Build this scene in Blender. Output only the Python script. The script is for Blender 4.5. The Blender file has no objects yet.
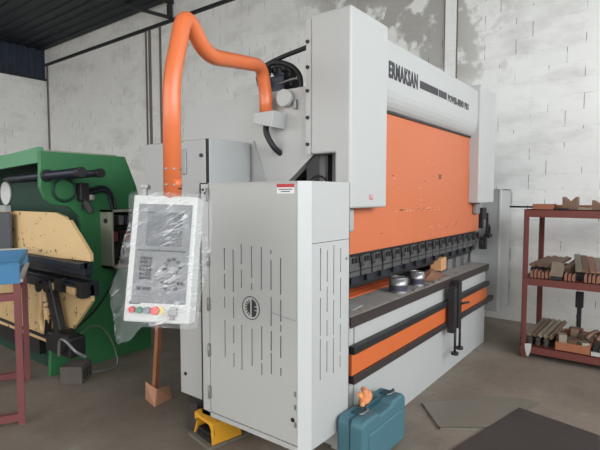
import bpy, bmesh, math, random
from mathutils import Vector, Matrix
random.seed(7)
sc = bpy.context.scene
COL = sc.collection
PI = math.pi

# ------------------------------------------------------------------ camera, sky, exposure
cam_d = bpy.data.cameras.new('camera'); cam = bpy.data.objects.new('camera', cam_d); COL.objects.link(cam)
cam_d.sensor_width = 36.0; cam_d.lens = 28.38; cam_d.clip_end = 200
AZ, PT = math.radians(37.37), math.radians(3.569)
fh = Vector((math.cos(AZ), math.sin(AZ), 0)); rt = Vector((math.sin(AZ), -math.cos(AZ), 0)); up = Vector((0, 0, 1))
Fw = fh * math.cos(PT) - up * math.sin(PT); Uw = up * math.cos(PT) + fh * math.sin(PT)
m = Matrix((rt, Uw, -Fw)).transposed().to_4x4(); m.translation = Vector((0, 0, 1.55))
cam.matrix_world = m
sc.camera = cam

w = bpy.data.worlds.new('overcast_sky'); sc.world = w; w.use_nodes = True
bg = w.node_tree.nodes['Background']; bg.inputs['Color'].default_value = (0.97, 0.98, 1.0, 1); bg.inputs['Strength'].default_value = 2.6
try:
    w.cycles.sampling_method = 'AUTOMATIC'
except Exception:
    pass

def area(name, loc, target, sx, sy, power, color=(1, 1, 1)):
    l = bpy.data.lights.new(name, 'AREA'); l.shape = 'RECTANGLE'; l.size = sx; l.size_y = sy; l.energy = power; l.color = color
    o = bpy.data.objects.new(name, l); COL.objects.link(o); o.location = loc
    o.rotation_euler = (Vector(target) - Vector(loc)).to_track_quat('-Z', 'Y').to_euler()
    return o
# daylight falling in through the open front of the hall and through the gateway behind
area('front_opening_daylight', (1.5, -4.6, 3.7), (3.0, 3.0, 1.7), 8.0, 2.8, 300, (0.82, 0.91, 1.0))
area('gateway_daylight', (-5.2, 2.5, 2.6), (3.0, 3.0, 1.5), 5.0, 3.6, 40, (1.0, 0.975, 0.94))

vs = sc.view_settings
sc.display_settings.display_device = 'sRGB'
vs.view_transform = 'Standard'; vs.look = 'None'; vs.gamma = 1.0; vs.exposure = 0.33
try:
    vs.use_curve_mapping = False
except Exception:
    pass

# ------------------------------------------------------------------ materials
def s2l(c):
    return tuple(((v / 255) / 12.92 if v / 255 <= 0.04045 else (((v / 255) + 0.055) / 1.055) ** 2.4) for v in c)

class NT:
    def __init__(s, name):
        s.m = bpy.data.materials.new(name); s.m.use_nodes = True
        s.n = s.m.node_tree.nodes; s.l = s.m.node_tree.links; s.b = s.n['Principled BSDF']
    def node(s, t, **k):
        n = s.n.new(t)
        for a, v in k.items(): setattr(n, a, v)
        return n
    def link(s, a, b): s.l.new(a, b)
    def val(s, sock, v):
        if hasattr(v, 'links') or isinstance(v, bpy.types.NodeSocket): s.link(v, sock)
        else: sock.default_value = v
    def math(s, op, a, b=0.0, c=None, clamp=False):
        n = s.node('ShaderNodeMath', operation=op, use_clamp=clamp); s.val(n.inputs[0], a); s.val(n.inputs[1], b)
        if c is not None: s.val(n.inputs[2], c)
        return n.outputs[0]
    def mix(s, fac, a, b):
        n = s.node('ShaderNodeMix', data_type='RGBA'); s.val(n.inputs[0], fac)
        for i, v in ((6, a), (7, b)):
            s.val(n.inputs[i], v if isinstance(v, bpy.types.NodeSocket) else (v[0], v[1], v[2], 1))
        return n.outputs[2]
    def noise(s, scale, detail=4, rough=0.55, vec=None, dist=0.0):
        n = s.node('ShaderNodeTexNoise'); n.inputs['Scale'].default_value = scale; n.inputs['Detail'].default_value = detail
        n.inputs['Roughness'].default_value = rough; n.inputs['Distortion'].default_value = dist
        s.link(vec if vec is not None else s.obj(), n.inputs['Vector']); return n.outputs[0]
    def obj(s):
        if not hasattr(s, '_tc'): s._tc = s.node('ShaderNodeTexCoord')
        return s._tc.outputs['Object']
    def mapped(s, scale, loc=(0, 0, 0), rot=(0, 0, 0)):
        n = s.node('ShaderNodeMapping'); n.inputs['Scale'].default_value = scale; n.inputs['Location'].default_value = loc; n.inputs['Rotation'].default_value = rot
        s.link(s.obj(), n.inputs['Vector']); return n.outputs[0]
    def ramp(s, v, lo, hi):
        n = s.node('ShaderNodeMapRange'); n.clamp = True; s.val(n.inputs[0], v); n.inputs[1].default_value = lo; n.inputs[2].default_value = hi
        return n.outputs[0]
    def bump(s, h, strength=0.2, dist=0.01):
        n = s.node('ShaderNodeBump'); n.inputs['Strength'].default_value = strength; n.inputs['Distance'].default_value = dist
        s.link(h, n.inputs['Height']); s.link(n.outputs[0], s.b.inputs['Normal'])

def paint(name, c, rough=0.5, metal=0.0, var=0.12, vscale=3.0, wear=None, wear_amt=0.0, wscale=9.0, wstretch=(1, 1, 1), bump=0.0, spec=None):
    """solid paint or metal with slight tone variation and optional chips / scuffs of another colour"""
    t = NT(name); c = s2l(c)
    n = t.noise(vscale, 4, 0.6)
    col = t.mix(n, tuple(v * (1 - var) for v in c), tuple(min(1, v * (1 + var)) for v in c))
    if wear:
        wv = t.noise(wscale, 6, 0.65, t.mapped(wstretch))
        k = t.ramp(wv, 0.70 - wear_amt, 0.74 - wear_amt)
        col = t.mix(k, col, s2l(wear))
    t.link(col, t.b.inputs['Base Color'])
    t.b.inputs['Roughness'].default_value = rough; t.b.inputs['Metallic'].default_value = metal
    if spec is not None: t.b.inputs['Specular IOR Level'].default_value = spec
    if bump: t.bump(t.noise(vscale * 12, 4), bump, 0.004)
    return t.m

M = {}
M['white'] = paint('white_powder_coat', (179, 179, 175), 0.42, var=0.02, vscale=2.0, wear=(150, 148, 142), wear_amt=-0.02, wscale=14)
M['whiteedge'] = paint('white_chipped_coat', (192, 192, 190), 0.45, var=0.02, wear=(120, 116, 110), wear_amt=0.02, wscale=40)
M['grey_cab'] = paint('pale_grey_enamel', (165, 166, 163), 0.4, var=0.02)
M['orange'] = paint('orange_machine_paint', (198, 106, 64), 0.42, var=0.05, vscale=2.5, wear=(215, 150, 120), wear_amt=0.01, wscale=5, wstretch=(.7, 1, 3))
M['orange_arm'] = paint('orange_arm_paint', (214, 112, 66), 0.32, var=0.03)
M['orange_rail'] = paint('orange_stripe_paint', (204, 102, 50), 0.5, var=0.06)
M['black'] = paint('black_iron', (34, 33, 33), 0.5, var=0.2)
M['rubber'] = paint('black_rubber', (26, 26, 27), 0.55, var=0.15)
M['slot'] = paint('shade_and_dark_steel', (40, 40, 41), 0.8)  # dark tone: painted shade in gaps and hollows, also plain dark steel
M['tablesteel'] = paint('worn_table_steel', (158, 150, 142), 0.5, 0.0, var=0.2, vscale=8, wear=(104, 88, 76), wear_amt=0.1, wscale=12)
M['tableedge'] = paint('oily_brown_steel_edge', (58, 50, 48), 0.5, 0.2, var=0.2, vscale=8)
M['clamp'] = paint('clamp_steel', (98, 98, 98), 0.36, 0.5, var=0.25, vscale=14, wear=(45, 45, 46), wear_amt=0.08, wscale=20)
M['chrome'] = paint('bright_steel', (190, 190, 190), 0.25, 0.9, var=0.1, vscale=10)
M['steel'] = paint('grey_steel', (140, 140, 138), 0.4, 0.5, var=0.12)
M['tin'] = paint('tin_plate', (160, 158, 154), 0.3, 0.6, var=0.2, vscale=12)
M['tinlabel'] = paint('printed_tin_label', (70, 68, 84), 0.45, 0.3, var=0.3, vscale=25, wear=(120, 60, 66), wear_amt=0.12, wscale=20)
M['green'] = paint('worn_green_paint', (58, 122, 76), 0.45, var=0.10, vscale=2.2, wear=(70, 100, 78), wear_amt=0.02, wscale=10)
M['lightgreen'] = paint('pale_green_paint', (88, 148, 108), 0.5, var=0.08, wear=(150, 160, 140), wear_amt=0.0)
M['darkgreen'] = paint('dark_green_paint', (24, 62, 48), 0.55, var=0.15)
M['cream'] = paint('chipped_cream_paint', (226, 192, 138), 0.5, var=0.06, vscale=5, wear=(58, 48, 40), wear_amt=0.10, wscale=15, wstretch=(1, 1, 1.2))
M['slate'] = paint('slate_sheet', (76, 80, 86), 0.5, var=0.08)
M['blueblack'] = paint('oily_blue_steel', (40, 44, 54), 0.4, 0.3, var=0.3, vscale=10)
M['boxgrey'] = paint('grey_green_enamel', (158, 158, 140), 0.5, var=0.08)
M['maroon'] = paint('maroon_primer', (122, 66, 66), 0.6, var=0.10, vscale=9)
M['blue'] = paint('blue_enamel', (66, 124, 164), 0.45, var=0.08, wear=(190, 196, 196), wear_amt=-0.02, wscale=18)
M['rimwhite'] = paint('whitish_worn_rim', (190, 188, 180), 0.6, var=0.1, vscale=12)
M['shelfred'] = paint('red_oxide_primer', (108, 54, 46), 0.6, var=0.12, vscale=8, wear=(90, 52, 44), wear_amt=0.05)
M['shelfdark'] = paint('shelf_board_rust', (88, 60, 50), 0.7, var=0.2)
M['rust'] = paint('rusty_tool_steel', (118, 92, 74), 0.6, 0.3, var=0.3, vscale=14)
M['rustpink'] = paint('red_lead_steel', (140, 98, 78), 0.6, 0.1, var=0.2, vscale=14)
M['rustgrey'] = paint('grey_tool_steel', (136, 124, 106), 0.5, 0.4, var=0.2, vscale=14)
M['wood'] = paint('raw_pine', (202, 150, 104), 0.65, var=0.2, vscale=18)
M['brownwood'] = paint('reddish_brown_wood', (146, 94, 66), 0.65, var=0.25, vscale=12)
M['card'] = paint('brown_cardboard', (176, 130, 100), 0.8, var=0.06)
M['ragbrown'] = paint('oil_brown_rag', (128, 88, 66), 0.9, var=0.3, vscale=20)
M['orangetray'] = paint('orange_tray_paint', (160, 100, 68), 0.6, var=0.12)
M['teal'] = paint('teal_case_plastic', (70, 110, 120), 0.42, var=0.06, vscale=6, wear=(96, 136, 140), wear_amt=0.0, wscale=14)
M['tealdark'] = paint('dark_teal_plastic', (30, 68, 76), 0.5, var=0.1)
M['glove'] = paint('orange_work_glove', (214, 140, 90), 0.8, var=0.15, vscale=25)
M['yellow'] = paint('yellow_guard_paint', (226, 164, 46), 0.45, var=0.06, vscale=6)
M['sheet'] = paint('dull_zinc_sheet', (132, 126, 114), 0.5, 0.35, var=0.12, vscale=5, wear=(90, 80, 70), wear_amt=0.05, wscale=4)
M['sheetdark'] = paint('dark_mill_scale_sheet', (72, 65, 62), 0.5, 0.3, var=0.2, vscale=5)
M['block'] = paint('grey_brown_block', (92, 84, 78), 0.8, var=0.2, vscale=14, bump=0.4)
M['contactred'] = paint('dusty_contactor_red', (132, 58, 58), 0.6)
M['orange_bright'] = paint('orange_insert_paint', (236, 108, 58), 0.5)
M['panelwhite'] = paint('panel_housing_white', (200, 200, 195), 0.45, var=0.02)
M['panelface'] = paint('grey_panel_membrane', (112, 114, 114), 0.45, var=0.03)
M['screen'] = paint('dark_lcd_glass', (58, 62, 66), 0.25, var=0.04)
M['key'] = paint('dark_keys', (34, 36, 38), 0.5)
M['red'] = paint('signal_red', (200, 44, 48), 0.4)
M['redlight'] = paint('mushroom_red', (222, 70, 76), 0.35)
M['greenbtn'] = paint('button_green', (42, 120, 84), 0.4)
M['greybtn'] = paint('button_grey', (120, 126, 134), 0.4)
M['yellowring'] = paint('button_yellow', (222, 196, 60), 0.4)
M['labelwhite'] = paint('label_white', (228, 228, 224), 0.5, var=0.01)
M['text'] = paint('text_charcoal', (48, 50, 52), 0.5)
M['stripegrey'] = paint('faded_stripe_grey', (110, 112, 112), 0.5)
M['scuffdark'] = paint('scuffed_bare_steel', (112, 70, 56), 0.6)
M['scuffpale'] = paint('scuffed_primer', (206, 160, 138), 0.6)
M['barend'] = paint('dark_bar_steel', (74, 66, 60), 0.6, 0.3, var=0.3, vscale=14)
M['labelred'] = paint('label_red', (188, 52, 58), 0.5)
M['roofdark'] = paint('dark_roof_sheet', (40, 46, 52), 0.6, 0.2, var=0.2, vscale=1.5)
M['cladding'] = paint('blue_grey_cladding', (46, 54, 68), 0.55, 0.2, var=0.25, vscale=2.0, wear=(92, 104, 120), wear_amt=0.03, wscale=3, wstretch=(3, 3, .3))
M['steelframe'] = paint('dark_roof_steel', (44, 44, 46), 0.6, 0.2, var=0.2)
M['rebar'] = paint('rusty_column_bar', (110, 100, 92), 0.75, var=0.2, vscale=8)

def make_wall_mat(name, horiz, stain=True):
    """painted concrete block wall: running-bond joints, some vertical joints open and dark, grime by the floor"""
    t = NT(name)
    sep = t.node('ShaderNodeSeparateXYZ'); t.link(t.obj(), sep.inputs[0])
    u = sep.outputs[horiz]; z = sep.outputs[2]
    wob = t.noise(6, 3)
    z2 = t.math('ADD', z, t.math('MULTIPLY', t.math('SUBTRACT', wob, 0.5), 0.012))
    row = t.math('DIVIDE', z2, 0.18)
    half = t.math('MULTIPLY', t.math('FLOORED_MODULO', t.math('FLOOR', row), 2.0), 0.5)
    cu = t.math('ADD', t.math('DIVIDE', u, 0.366), half)
    fu = t.math('ABSOLUTE', t.math('SUBTRACT', t.math('FRACT', cu), 0.5))       # .5 at a vertical joint
    fz = t.math('ABSOLUTE', t.math('SUBTRACT', t.math('FRACT', row), 0.5))
    vj = t.ramp(fu, 0.488, 0.494)
    hj = t.ramp(fz, 0.468, 0.49)
    # which joints have gone dark
    wn = t.noise(2.2, 3, 0.6)
    wn2 = t.noise(7.0, 3, 0.6)
    vdark = t.math('MULTIPLY', vj, t.ramp(t.math('ADD', t.math('MULTIPLY', wn, .55), t.math('MULTIPLY', wn2, .45)), 0.495, 0.55))
    hdark = t.math('MULTIPLY', hj, t.ramp(t.noise(3.1, 5, 0.65, t.mapped((1, 1, 2.2))), 0.56, 0.70))
    base = t.mix(t.noise(1.1, 6, 0.62), s2l((230, 229, 223)), s2l((243, 242, 237)))
    blk = t.node('ShaderNodeTexWhiteNoise', noise_dimensions='2D')
    cmb = t.node('ShaderNodeCombineXYZ'); t.link(t.math('FLOOR', cu), cmb.inputs[0]); t.link(t.math('FLOOR', row), cmb.inputs[1]); t.link(cmb.outputs[0], blk.inputs['Vector'])
    base = t.mix(t.math('MULTIPLY', blk.outputs['Value'], 0.16), base, s2l((214, 214, 210)))
    if stain:
        # bare mortar band beside the concrete column
        band = t.math('MULTIPLY', t.ramp(t.math('ABSOLUTE', t.math('SUBTRACT', u, 3.15)), 1.9, 0.9), t.ramp(z, 2.7, 3.15))
        patch = t.ramp(t.math('ADD', t.noise(2.4, 6, 0.6, t.mapped((1, 1, 1), (3.1, 1.7, .4))), t.math('MULTIPLY', band, 0.12)), 0.53, 0.60)
        base = t.mix(t.math('MULTIPLY', t.math('MULTIPLY', band, patch), 0.85), base, s2l((158, 154, 145)))
    low = t.math('MULTIPLY', t.ramp(t.math('ADD', z, t.math('MULTIPLY', t.noise(3.0, 5), 0.7)), 1.25, 0.3), 0.45)
    base = t.mix(low, base, s2l((168, 162, 150)))
    blot = t.math('MULTIPLY', t.ramp(t.noise(1.1, 7, 0.68, t.mapped((1, 1, 2.4))), 0.50, 0.70), 0.5)
    base = t.mix(blot, base, s2l((184, 182, 176)))
    col = t.mix(t.math('MULTIPLY', t.math('MAXIMUM', hj, vj), 0.09), base, s2l((186, 184, 178)))
    col = t.mix(t.math('MULTIPLY', vdark, 0.85), col, s2l((70, 66, 62)))
    col = t.mix(t.math('MULTIPLY', hdark, 0.35), col, s2l((110, 104, 98)))
    t.link(col, t.b.inputs['Base Color']); t.b.inputs['Roughness'].default_value = 0.85
    hgt = t.math('ADD', t.math('MULTIPLY', t.math('MAXIMUM', hj, vj), -1.0), t.math('MULTIPLY', t.noise(30, 4), 0.35))
    t.bump(hgt, 0.22, 0.005)
    return t.m
M['wall_y'] = make_wall_mat('painted_block_wall', 1)
M['wall_x'] = make_wall_mat('painted_block_wall_far', 0, False)

def make_floor_mat():
    t = NT('dusty_concrete_floor')
    a = t.noise(0.55, 8, 0.6); b = t.noise(3.0, 8, 0.68); c = t.noise(26, 4, 0.6)
    col = t.mix(t.ramp(a, 0.35, 0.68), s2l((112, 100, 87)), s2l((152, 141, 127)))
    col = t.mix(t.math('MULTIPLY', t.ramp(b, 0.5, 0.72), 0.5), col, s2l((94, 85, 77)))
    col = t.mix(t.math('MULTIPLY', t.ramp(b, 0.42, 0.30), 0.4), col, s2l((160, 153, 144)))
    col = t.mix(t.math('MULTIPLY', t.ramp(c, 0.58, 0.75), 0.3), col, s2l((86, 78, 70)))
    # trodden-in scratches
    s = t.noise(5, 5, 0.7, t.mapped((0.35, 2.2, 1), rot=(0, 0, 0.5)))
    col = t.mix(t.math('MULTIPLY', t.ramp(s, 0.62, 0.70), 0.25), col, s2l((158, 150, 140)))
    t.link(col, t.b.inputs['Base Color'])
    t.b.inputs['Roughness'].default_value = 0.72
    t.bump(t.math('ADD', b, t.math('MULTIPLY', c, 0.4)), 0.12, 0.01)
    return t.m
M['floor'] = make_floor_mat()

def make_film_mat():
    t = NT('crumpled_stretch_film')
    out = t.n['Material Output']
    def diag(deg, sx, sy):
        a = t.mapped((1, 1, 1), rot=(0, 0, math.radians(deg)))
        m2 = t.node('ShaderNodeMapping'); m2.inputs['Scale'].default_value = (sx, sy, 1); t.link(a, m2.inputs['Vector']); return m2.outputs[0]
    tr = t.node('ShaderNodeBsdfTransparent'); tr.inputs[0].default_value = (0.98, 0.98, 0.98, 1)
    t.b.inputs['Base Color'].default_value = (0.90, 0.91, 0.91, 1); t.b.inputs['Roughness'].default_value = 0.15
    streak = t.noise(3.2, 3, 0.5, diag(-30, 1.2, 12.0), 0.3)
    fold = t.noise(4.0, 3, 0.5, diag(-14, 1.4, 9.0), 0.5)
    cre = t.noise(9.0, 3, 0.5, diag(-58, 0.8, 3.0), 0.4)
    k1 = t.math('ABSOLUTE', t.math('SUBTRACT', streak, 0.5))
    k2 = t.math('ABSOLUTE', t.math('SUBTRACT', fold, 0.52))
    k3 = t.math('ABSOLUTE', t.math('SUBTRACT', cre, 0.55))
    crease = t.math('MAXIMUM', t.ramp(k1, 0.020, 0.0), t.math('MAXIMUM', t.math('MULTIPLY', t.ramp(k2, 0.014, 0.0), 0.8), t.math('MULTIPLY', t.ramp(k3, 0.010, 0.0), 0.6)))
    crease = t.math('MULTIPLY', crease, t.ramp(t.noise(6.0, 3), 0.42, 0.62))
    fac = t.math('ADD', 0.09, t.math('MULTIPLY', crease, 0.60), clamp=True)
    mx = t.node('ShaderNodeMixShader'); t.link(fac, mx.inputs[0]); t.link(tr.outputs[0], mx.inputs[1]); t.link(t.b.outputs[0], mx.inputs[2])
    t.link(mx.outputs[0], out.inputs['Surface'])
    t.bump(t.math('ADD', streak, fold), 0.35, 0.02)
    return t.m
M['film'] = make_film_mat()

# ------------------------------------------------------------------ mesh helpers
class MB:
    """collects shapes (world or local coordinates) for ONE mesh object"""
    def __init__(s): s.bm = bmesh.new(); s.mi = 0
    def _faces(s, before):
        for f in s.bm.faces:
            if f not in before: f.material_index = s.mi
    def box(s, x0, x1, y0, y1, z0, z1, bev=0.0, T=None):
        vs_ = [s.bm.verts.new((x, y, z)) for x in (x0, x1) for y in (y0, y1) for z in (z0, z1)]
        F = [(0, 1, 3, 2), (4, 6, 7, 5), (0, 4, 5, 1), (2, 3, 7, 6), (0, 2, 6, 4), (1, 5, 7, 3)]
        fs = [s.bm.faces.new([vs_[i] for i in f]) for f in F]
        for f in fs: f.material_index = s.mi
        if T is not None: bmesh.ops.transform(s.bm, matrix=T, verts=vs_)
        if bev > 0:
            ed = list({e for f in fs for e in f.edges})
            r = bmesh.ops.bevel(s.bm, geom=ed, offset=bev, segments=2, affect='EDGES', profile=0.5)
            for f in r['faces']: f.material_index = s.mi
        return s
    def bar(s, a, b, wx, wz, roll=0.0, bev=0.0):
        a, b = Vector(a), Vector(b); d = b - a; L = d.length
        q = d.to_track_quat('Z', 'Y').to_matrix().to_4x4()
        T = Matrix.Translation(a) @ q @ Matrix.Rotation(roll, 4, 'Z')
        return s.box(-wx / 2, wx / 2, -wz / 2, wz / 2, 0, L, bev, T)
    def prism(s, pts, vec, bev=0.0):
        vec = Vector(vec)
        A = [s.bm.verts.new(p) for p in pts]; B = [s.bm.verts.new(Vector(p) + vec) for p in pts]
        n = len(A); fs = [s.bm.faces.new(A), s.bm.faces.new(B[::-1])]
        for i in range(n): fs.append(s.bm.faces.new((A[i], B[i], B[(i + 1) % n], A[(i + 1) % n])))
        for f in fs: f.material_index = s.mi
        bmesh.ops.recalc_face_normals(s.bm, faces=fs)
        if bev > 0:
            r = bmesh.ops.bevel(s.bm, geom=list({e for f in fs for e in f.edges}), offset=bev, segments=2, affect='EDGES', profile=0.5)
            for f in r['faces']: f.material_index = s.mi
        return s
    def quad(s, *pts):
        f = s.bm.faces.new([s.bm.verts.new(p) for p in pts]); f.material_index = s.mi; return s
    def tube(s, pts, r, seg=14, cap=True, radii=None):
        pts = [Vector(p) for p in pts]; rings = []; n = len(pts)
        prev = None
        for i, p in enumerate(pts):
            t = (pts[min(i + 1, n - 1)] - pts[max(i - 1, 0)]).normalized()
            if prev is None:
                a = Vector((0, 0, 1)) if abs(t.z) < 0.9 else Vector((1, 0, 0))
                x = t.cross(a).normalized()
            else:
                x = (prev - t * prev.dot(t)).normalized()
            prev = x; y = t.cross(x)
            rr = radii[i] if radii else r
            rings.append([s.bm.verts.new(p + x * rr * math.cos(2 * PI * k / seg) + y * rr * math.sin(2 * PI * k / seg)) for k in range(seg)])
        for A, B in zip(rings, rings[1:]):
            for k in range(seg):
                f = s.bm.faces.new((A[k], A[(k + 1) % seg], B[(k + 1) % seg], B[k])); f.material_index = s.mi; f.smooth = True
        if cap:
            f = s.bm.faces.new(rings[0][::-1]); f.material_index = s.mi
            f = s.bm.faces.new(rings[-1]); f.material_index = s.mi
        return s
    def cyl(s, a, b, r, seg=20, r2=None):
        return s.tube([a, b], r, seg, radii=[r, r if r2 is None else r2])
    def ring(s, c, n, r, tr, seg=32, ts=8):
        c, n = Vector(c), Vector(n).normalized(); a = Vector((0, 0, 1)) if abs(n.z) < 0.9 else Vector((1, 0, 0))
        x = n.cross(a).normalized(); y = n.cross(x); R = []
        for i in range(seg):
            d = x * math.cos(2 * PI * i / seg) + y * math.sin(2 * PI * i / seg)
            R.append([s.bm.verts.new(c + d * (r + tr * math.cos(2 * PI * k / ts)) + n * tr * math.sin(2 * PI * k / ts)) for k in range(ts)])
        for i in range(seg):
            A, B = R[i], R[(i + 1) % seg]
            for k in range(ts):
                f = s.bm.faces.new((A[k], B[k], B[(k + 1) % ts], A[(k + 1) % ts])); f.material_index = s.mi; f.smooth = True
        return s
    def build(s, name, mats, parent=None, T=None, subsurf=0, local=False):
        if T is not None: bmesh.ops.transform(s.bm, matrix=T, verts=s.bm.verts[:])
        bmesh.ops.recalc_face_normals(s.bm, faces=s.bm.faces[:])
        off = Vector((0, 0, 0))
        if parent is not None and not local:
            p = parent
            while p is not None: off += p.location; p = p.parent
        if off.length > 0: bmesh.ops.translate(s.bm, vec=-off, verts=s.bm.verts[:])
        me = bpy.data.meshes.new(name); s.bm.to_mesh(me); s.bm.free()
        for mm in (mats if isinstance(mats, (list, tuple)) else [mats]): me.materials.append(mm)
        o = bpy.data.objects.new(name, me); COL.objects.link(o)
        if parent is not None: o.parent = parent
        if subsurf:
            md = o.modifiers.new('smooth', 'SUBSURF'); md.levels = subsurf; md.render_levels = subsurf
        return o

def arc_path(pts, rad, n=8, rads=None):
    """polyline with rounded corners"""
    pts = [Vector(p) for p in pts]; out = [pts[0]]
    for i in range(1, len(pts) - 1):
        a, b, c = pts[i - 1], pts[i], pts[i + 1]
        r = min(rads[i - 1] if rads else rad, (a - b).length * 0.48, (c - b).length * 0.48)
        p0 = b + (a - b).normalized() * r; p1 = b + (c - b).normalized() * r
        for k in range(n + 1):
            u = k / n; out.append(p0 * (1 - u) ** 2 + b * 2 * u * (1 - u) + p1 * u * u)
    out.append(pts[-1]); return out

def spline(pts, n=8):
    P = [Vector(p) for p in pts]; out = []
    Q = [2 * P[0] - P[1]] + P + [2 * P[-1] - P[-2]]
    for i in range(1, len(Q) - 2):
        for k in range(n):
            t = k / n; a, b, c, d = Q[i - 1], Q[i], Q[i + 1], Q[i + 2]
            out.append(0.5 * ((2 * b) + (c - a) * t + (2 * a - 5 * b + 4 * c - d) * t * t + (3 * b - a - 3 * c + d) * t ** 3))
    out.append(P[-1]); return out

def tag(o, label=None, cat=None, group=None, kind=None):
    if label: o['label'] = label
    if cat: o['category'] = cat
    if group: o['group'] = group
    if kind: o['kind'] = kind
    return o
def thing(name, loc, label, cat, group=None):
    o = bpy.data.objects.new(name, None); COL.objects.link(o); o.location = loc; o.empty_display_size = 0.1
    return tag(o, label, cat, group)
def structure(o): o['kind'] = 'structure'; return o

def lettering(body, size, T, mat, name, parent, sx=1.0, bold=0.0, extr=0.0008):
    cu = bpy.data.curves.new(name, 'FONT'); cu.body = body; cu.size = size; cu.extrude = extr; cu.offset = bold; cu.resolution_u = 3; cu.space_character = 1.1
    tmp = bpy.data.objects.new(name + '_tmp', cu); COL.objects.link(tmp)
    dg = bpy.context.evaluated_depsgraph_get(); me = bpy.data.meshes.new_from_object(tmp.evaluated_get(dg))
    bpy.data.objects.remove(tmp); bpy.data.curves.remove(cu)
    me.transform(Matrix.Diagonal((sx, 1, 1, 1)))
    me.transform(T)
    off = Vector((0, 0, 0)); p = parent
    while p is not None: off += p.location; p = p.parent
    me.transform(Matrix.Translation(-off))
    me.name = name; me.materials.clear(); me.materials.append(mat)
    o = bpy.data.objects.new(name, me); COL.objects.link(o); o.parent = parent
    return o
def frame_T(origin, xax, yax):
    x = Vector(xax).normalized(); y = Vector(yax).normalized(); z = x.cross(y)
    T = Matrix((x, y, z)).transposed().to_4x4(); T.translation = Vector(origin); return T

# ------------------------------------------------------------------ the hall
WX, LY, RZ = 6.2, 13.4, 5.45
b = MB(); b.quad((-6, -5, 0), (WX, -5, 0), (WX, LY, 0), (-6, LY, 0)); structure(b.build('floor', M['floor']))
b = MB(); b.box(-40, 40, -40, 40, -0.12, -0.01); structure(b.build('ground', M['floor']))
b = MB(); b.box(WX, WX + 0.2, -5, LY + .2, 0, RZ + .16); structure(b.build('wall_back', M['wall_y']))
b = MB(); b.box(-6, WX, -5.2, -5, 0, 2.1); structure(b.build('wall_right_light_block', M['wall_x']))  # unseen low wall added to keep daylight off the lower hall
b = MB(); b.box(-6.2, -6, -5.2, LY, 0, 1.6); structure(b.build('wall_behind_light_block', M['wall_y']))  # unseen low wall behind the camera, added to cut low daylight
b = MB(); b.box(-6, WX, LY, LY + 0.2, 0, 4.68); structure(b.build('wall_left', M['wall_x']))
# corrugated cladding above the left wall
def corrugated(name, mat, origin, run, rise, width, height, pitch=0.2, depth=0.03, nrm=(0, 1, 0)):
    b = MB(); o, r, h, n = Vector(origin), Vector(run), Vector(rise), Vector(nrm); N = int(width / pitch); prof = []
    for i in range(N):
        for f_, d in ((0, 0), (.45, 0), (.55, 1), (.9, 1)): prof.append(((i + f_) * pitch, d * depth))
    A = [b.bm.verts.new(o + r * u + n * d) for u, d in prof]; B = [b.bm.verts.new(o + r * u + n * d + h * height) for u, d in prof]
    for i in range(len(A) - 1): b.bm.faces.new((A[i], A[i + 1], B[i + 1], B[i]))
    return structure(b.build(name, mat))
corrugated('trim_1', M['cladding'], (-6, LY + .05, 4.66), (1, 0, 0), (0, 0, 1), 12.6, 1.1)
corrugated('ceiling', M['roofdark'], (-6, -5.6, RZ), (1, 0, 0), (0, 1, 0), 12.3, 19.4, 0.25, 0.03, (0, 0, 1))
b = MB(); b.box(WX - 0.05, WX, -5, LY, 5.03, 5.09); structure(b.build('trim_2', M['steelframe']))            # ring-beam angle on the back wall
b = MB(); b.box(-6, WX, LY - .05, LY, 4.64, 4.70); structure(b.build('trim_3', M['steelframe']))
b = MB(); b.box(WX - 0.03, WX, 2.19, 2.33, 0, 5.03); structure(b.build('trim_4', M['wall_x']))               # plastered concrete pilaster
for k, y in enumerate((2.18, 2.34)):
    b = MB(); b.box(WX - 0.012, WX, y - .008, y + .008, 1.8, 5.0); structure(b.build('trim_%d' % (5 + k), M['rebar']))
for k, (y, wd) in enumerate(((8.85, .025), (8.72, .06), (8.36, .04), (13.3, .05))):                                           # rusty column seams further left
    b = MB(); b.box(WX - 0.03, WX, y - wd / 2, y + wd / 2, 0, 5.03); structure(b.build('trim_%d' % (7 + k), M['rebar']))
for k, y in enumerate((1.5, 4.7, 7.95)):                                                                # purlins with knee braces under the roof
    b = MB(); b.box(-6, WX, y - .04, y + .04, RZ - .08, RZ); structure(b.build('beam_%d' % (k + 1), M['steelframe']))
    b = MB(); b.box(WX - .12, WX - .04, y - .04, y + .04, 5.09, RZ - .1); b.bar((WX - .08, y, 5.1), (WX - .5, y + .9, RZ - .03), .06, .06)
    structure(b.build('trim_%d' % (11 + k), M['steelframe']))

# ------------------------------------------------------------------ the orange and white press brake
XL, XR, YC, YR, YB = 2.33, 5.25, 1.42, 1.52, 1.45
pb = thing('press_brake', (3.7, 1.8, 0), 'large white and orange hydraulic press brake filling the middle of the workshop', 'press brake')
# C-frames
def c_frame(x0, x1):
    b = MB()
    prof = [(1.72, 2.225), (1.72, 1.80), (1.93, 1.63), (1.97, 1.30), (1.93, .95), (1.72, .82), (1.52, .74), (1.52, 0.0), (2.92, 0.0)]
    prof += [(2.94, 2.10)] + [(2.94 - .14 * (1 - math.cos(a)), 2.10 + .125 * math.sin(a)) for a in (PI / 8, PI / 4, 3 * PI / 8, PI / 2)]
    b.prism([(x0, y, z) for y, z in prof], (x1 - x0, 0, 0)); return b
c_frame(2.385, 2.445).build('side_frame', M['white'], pb)
c_frame(5.10, 5.16).build('side_frame', M['white'], pb)
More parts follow.
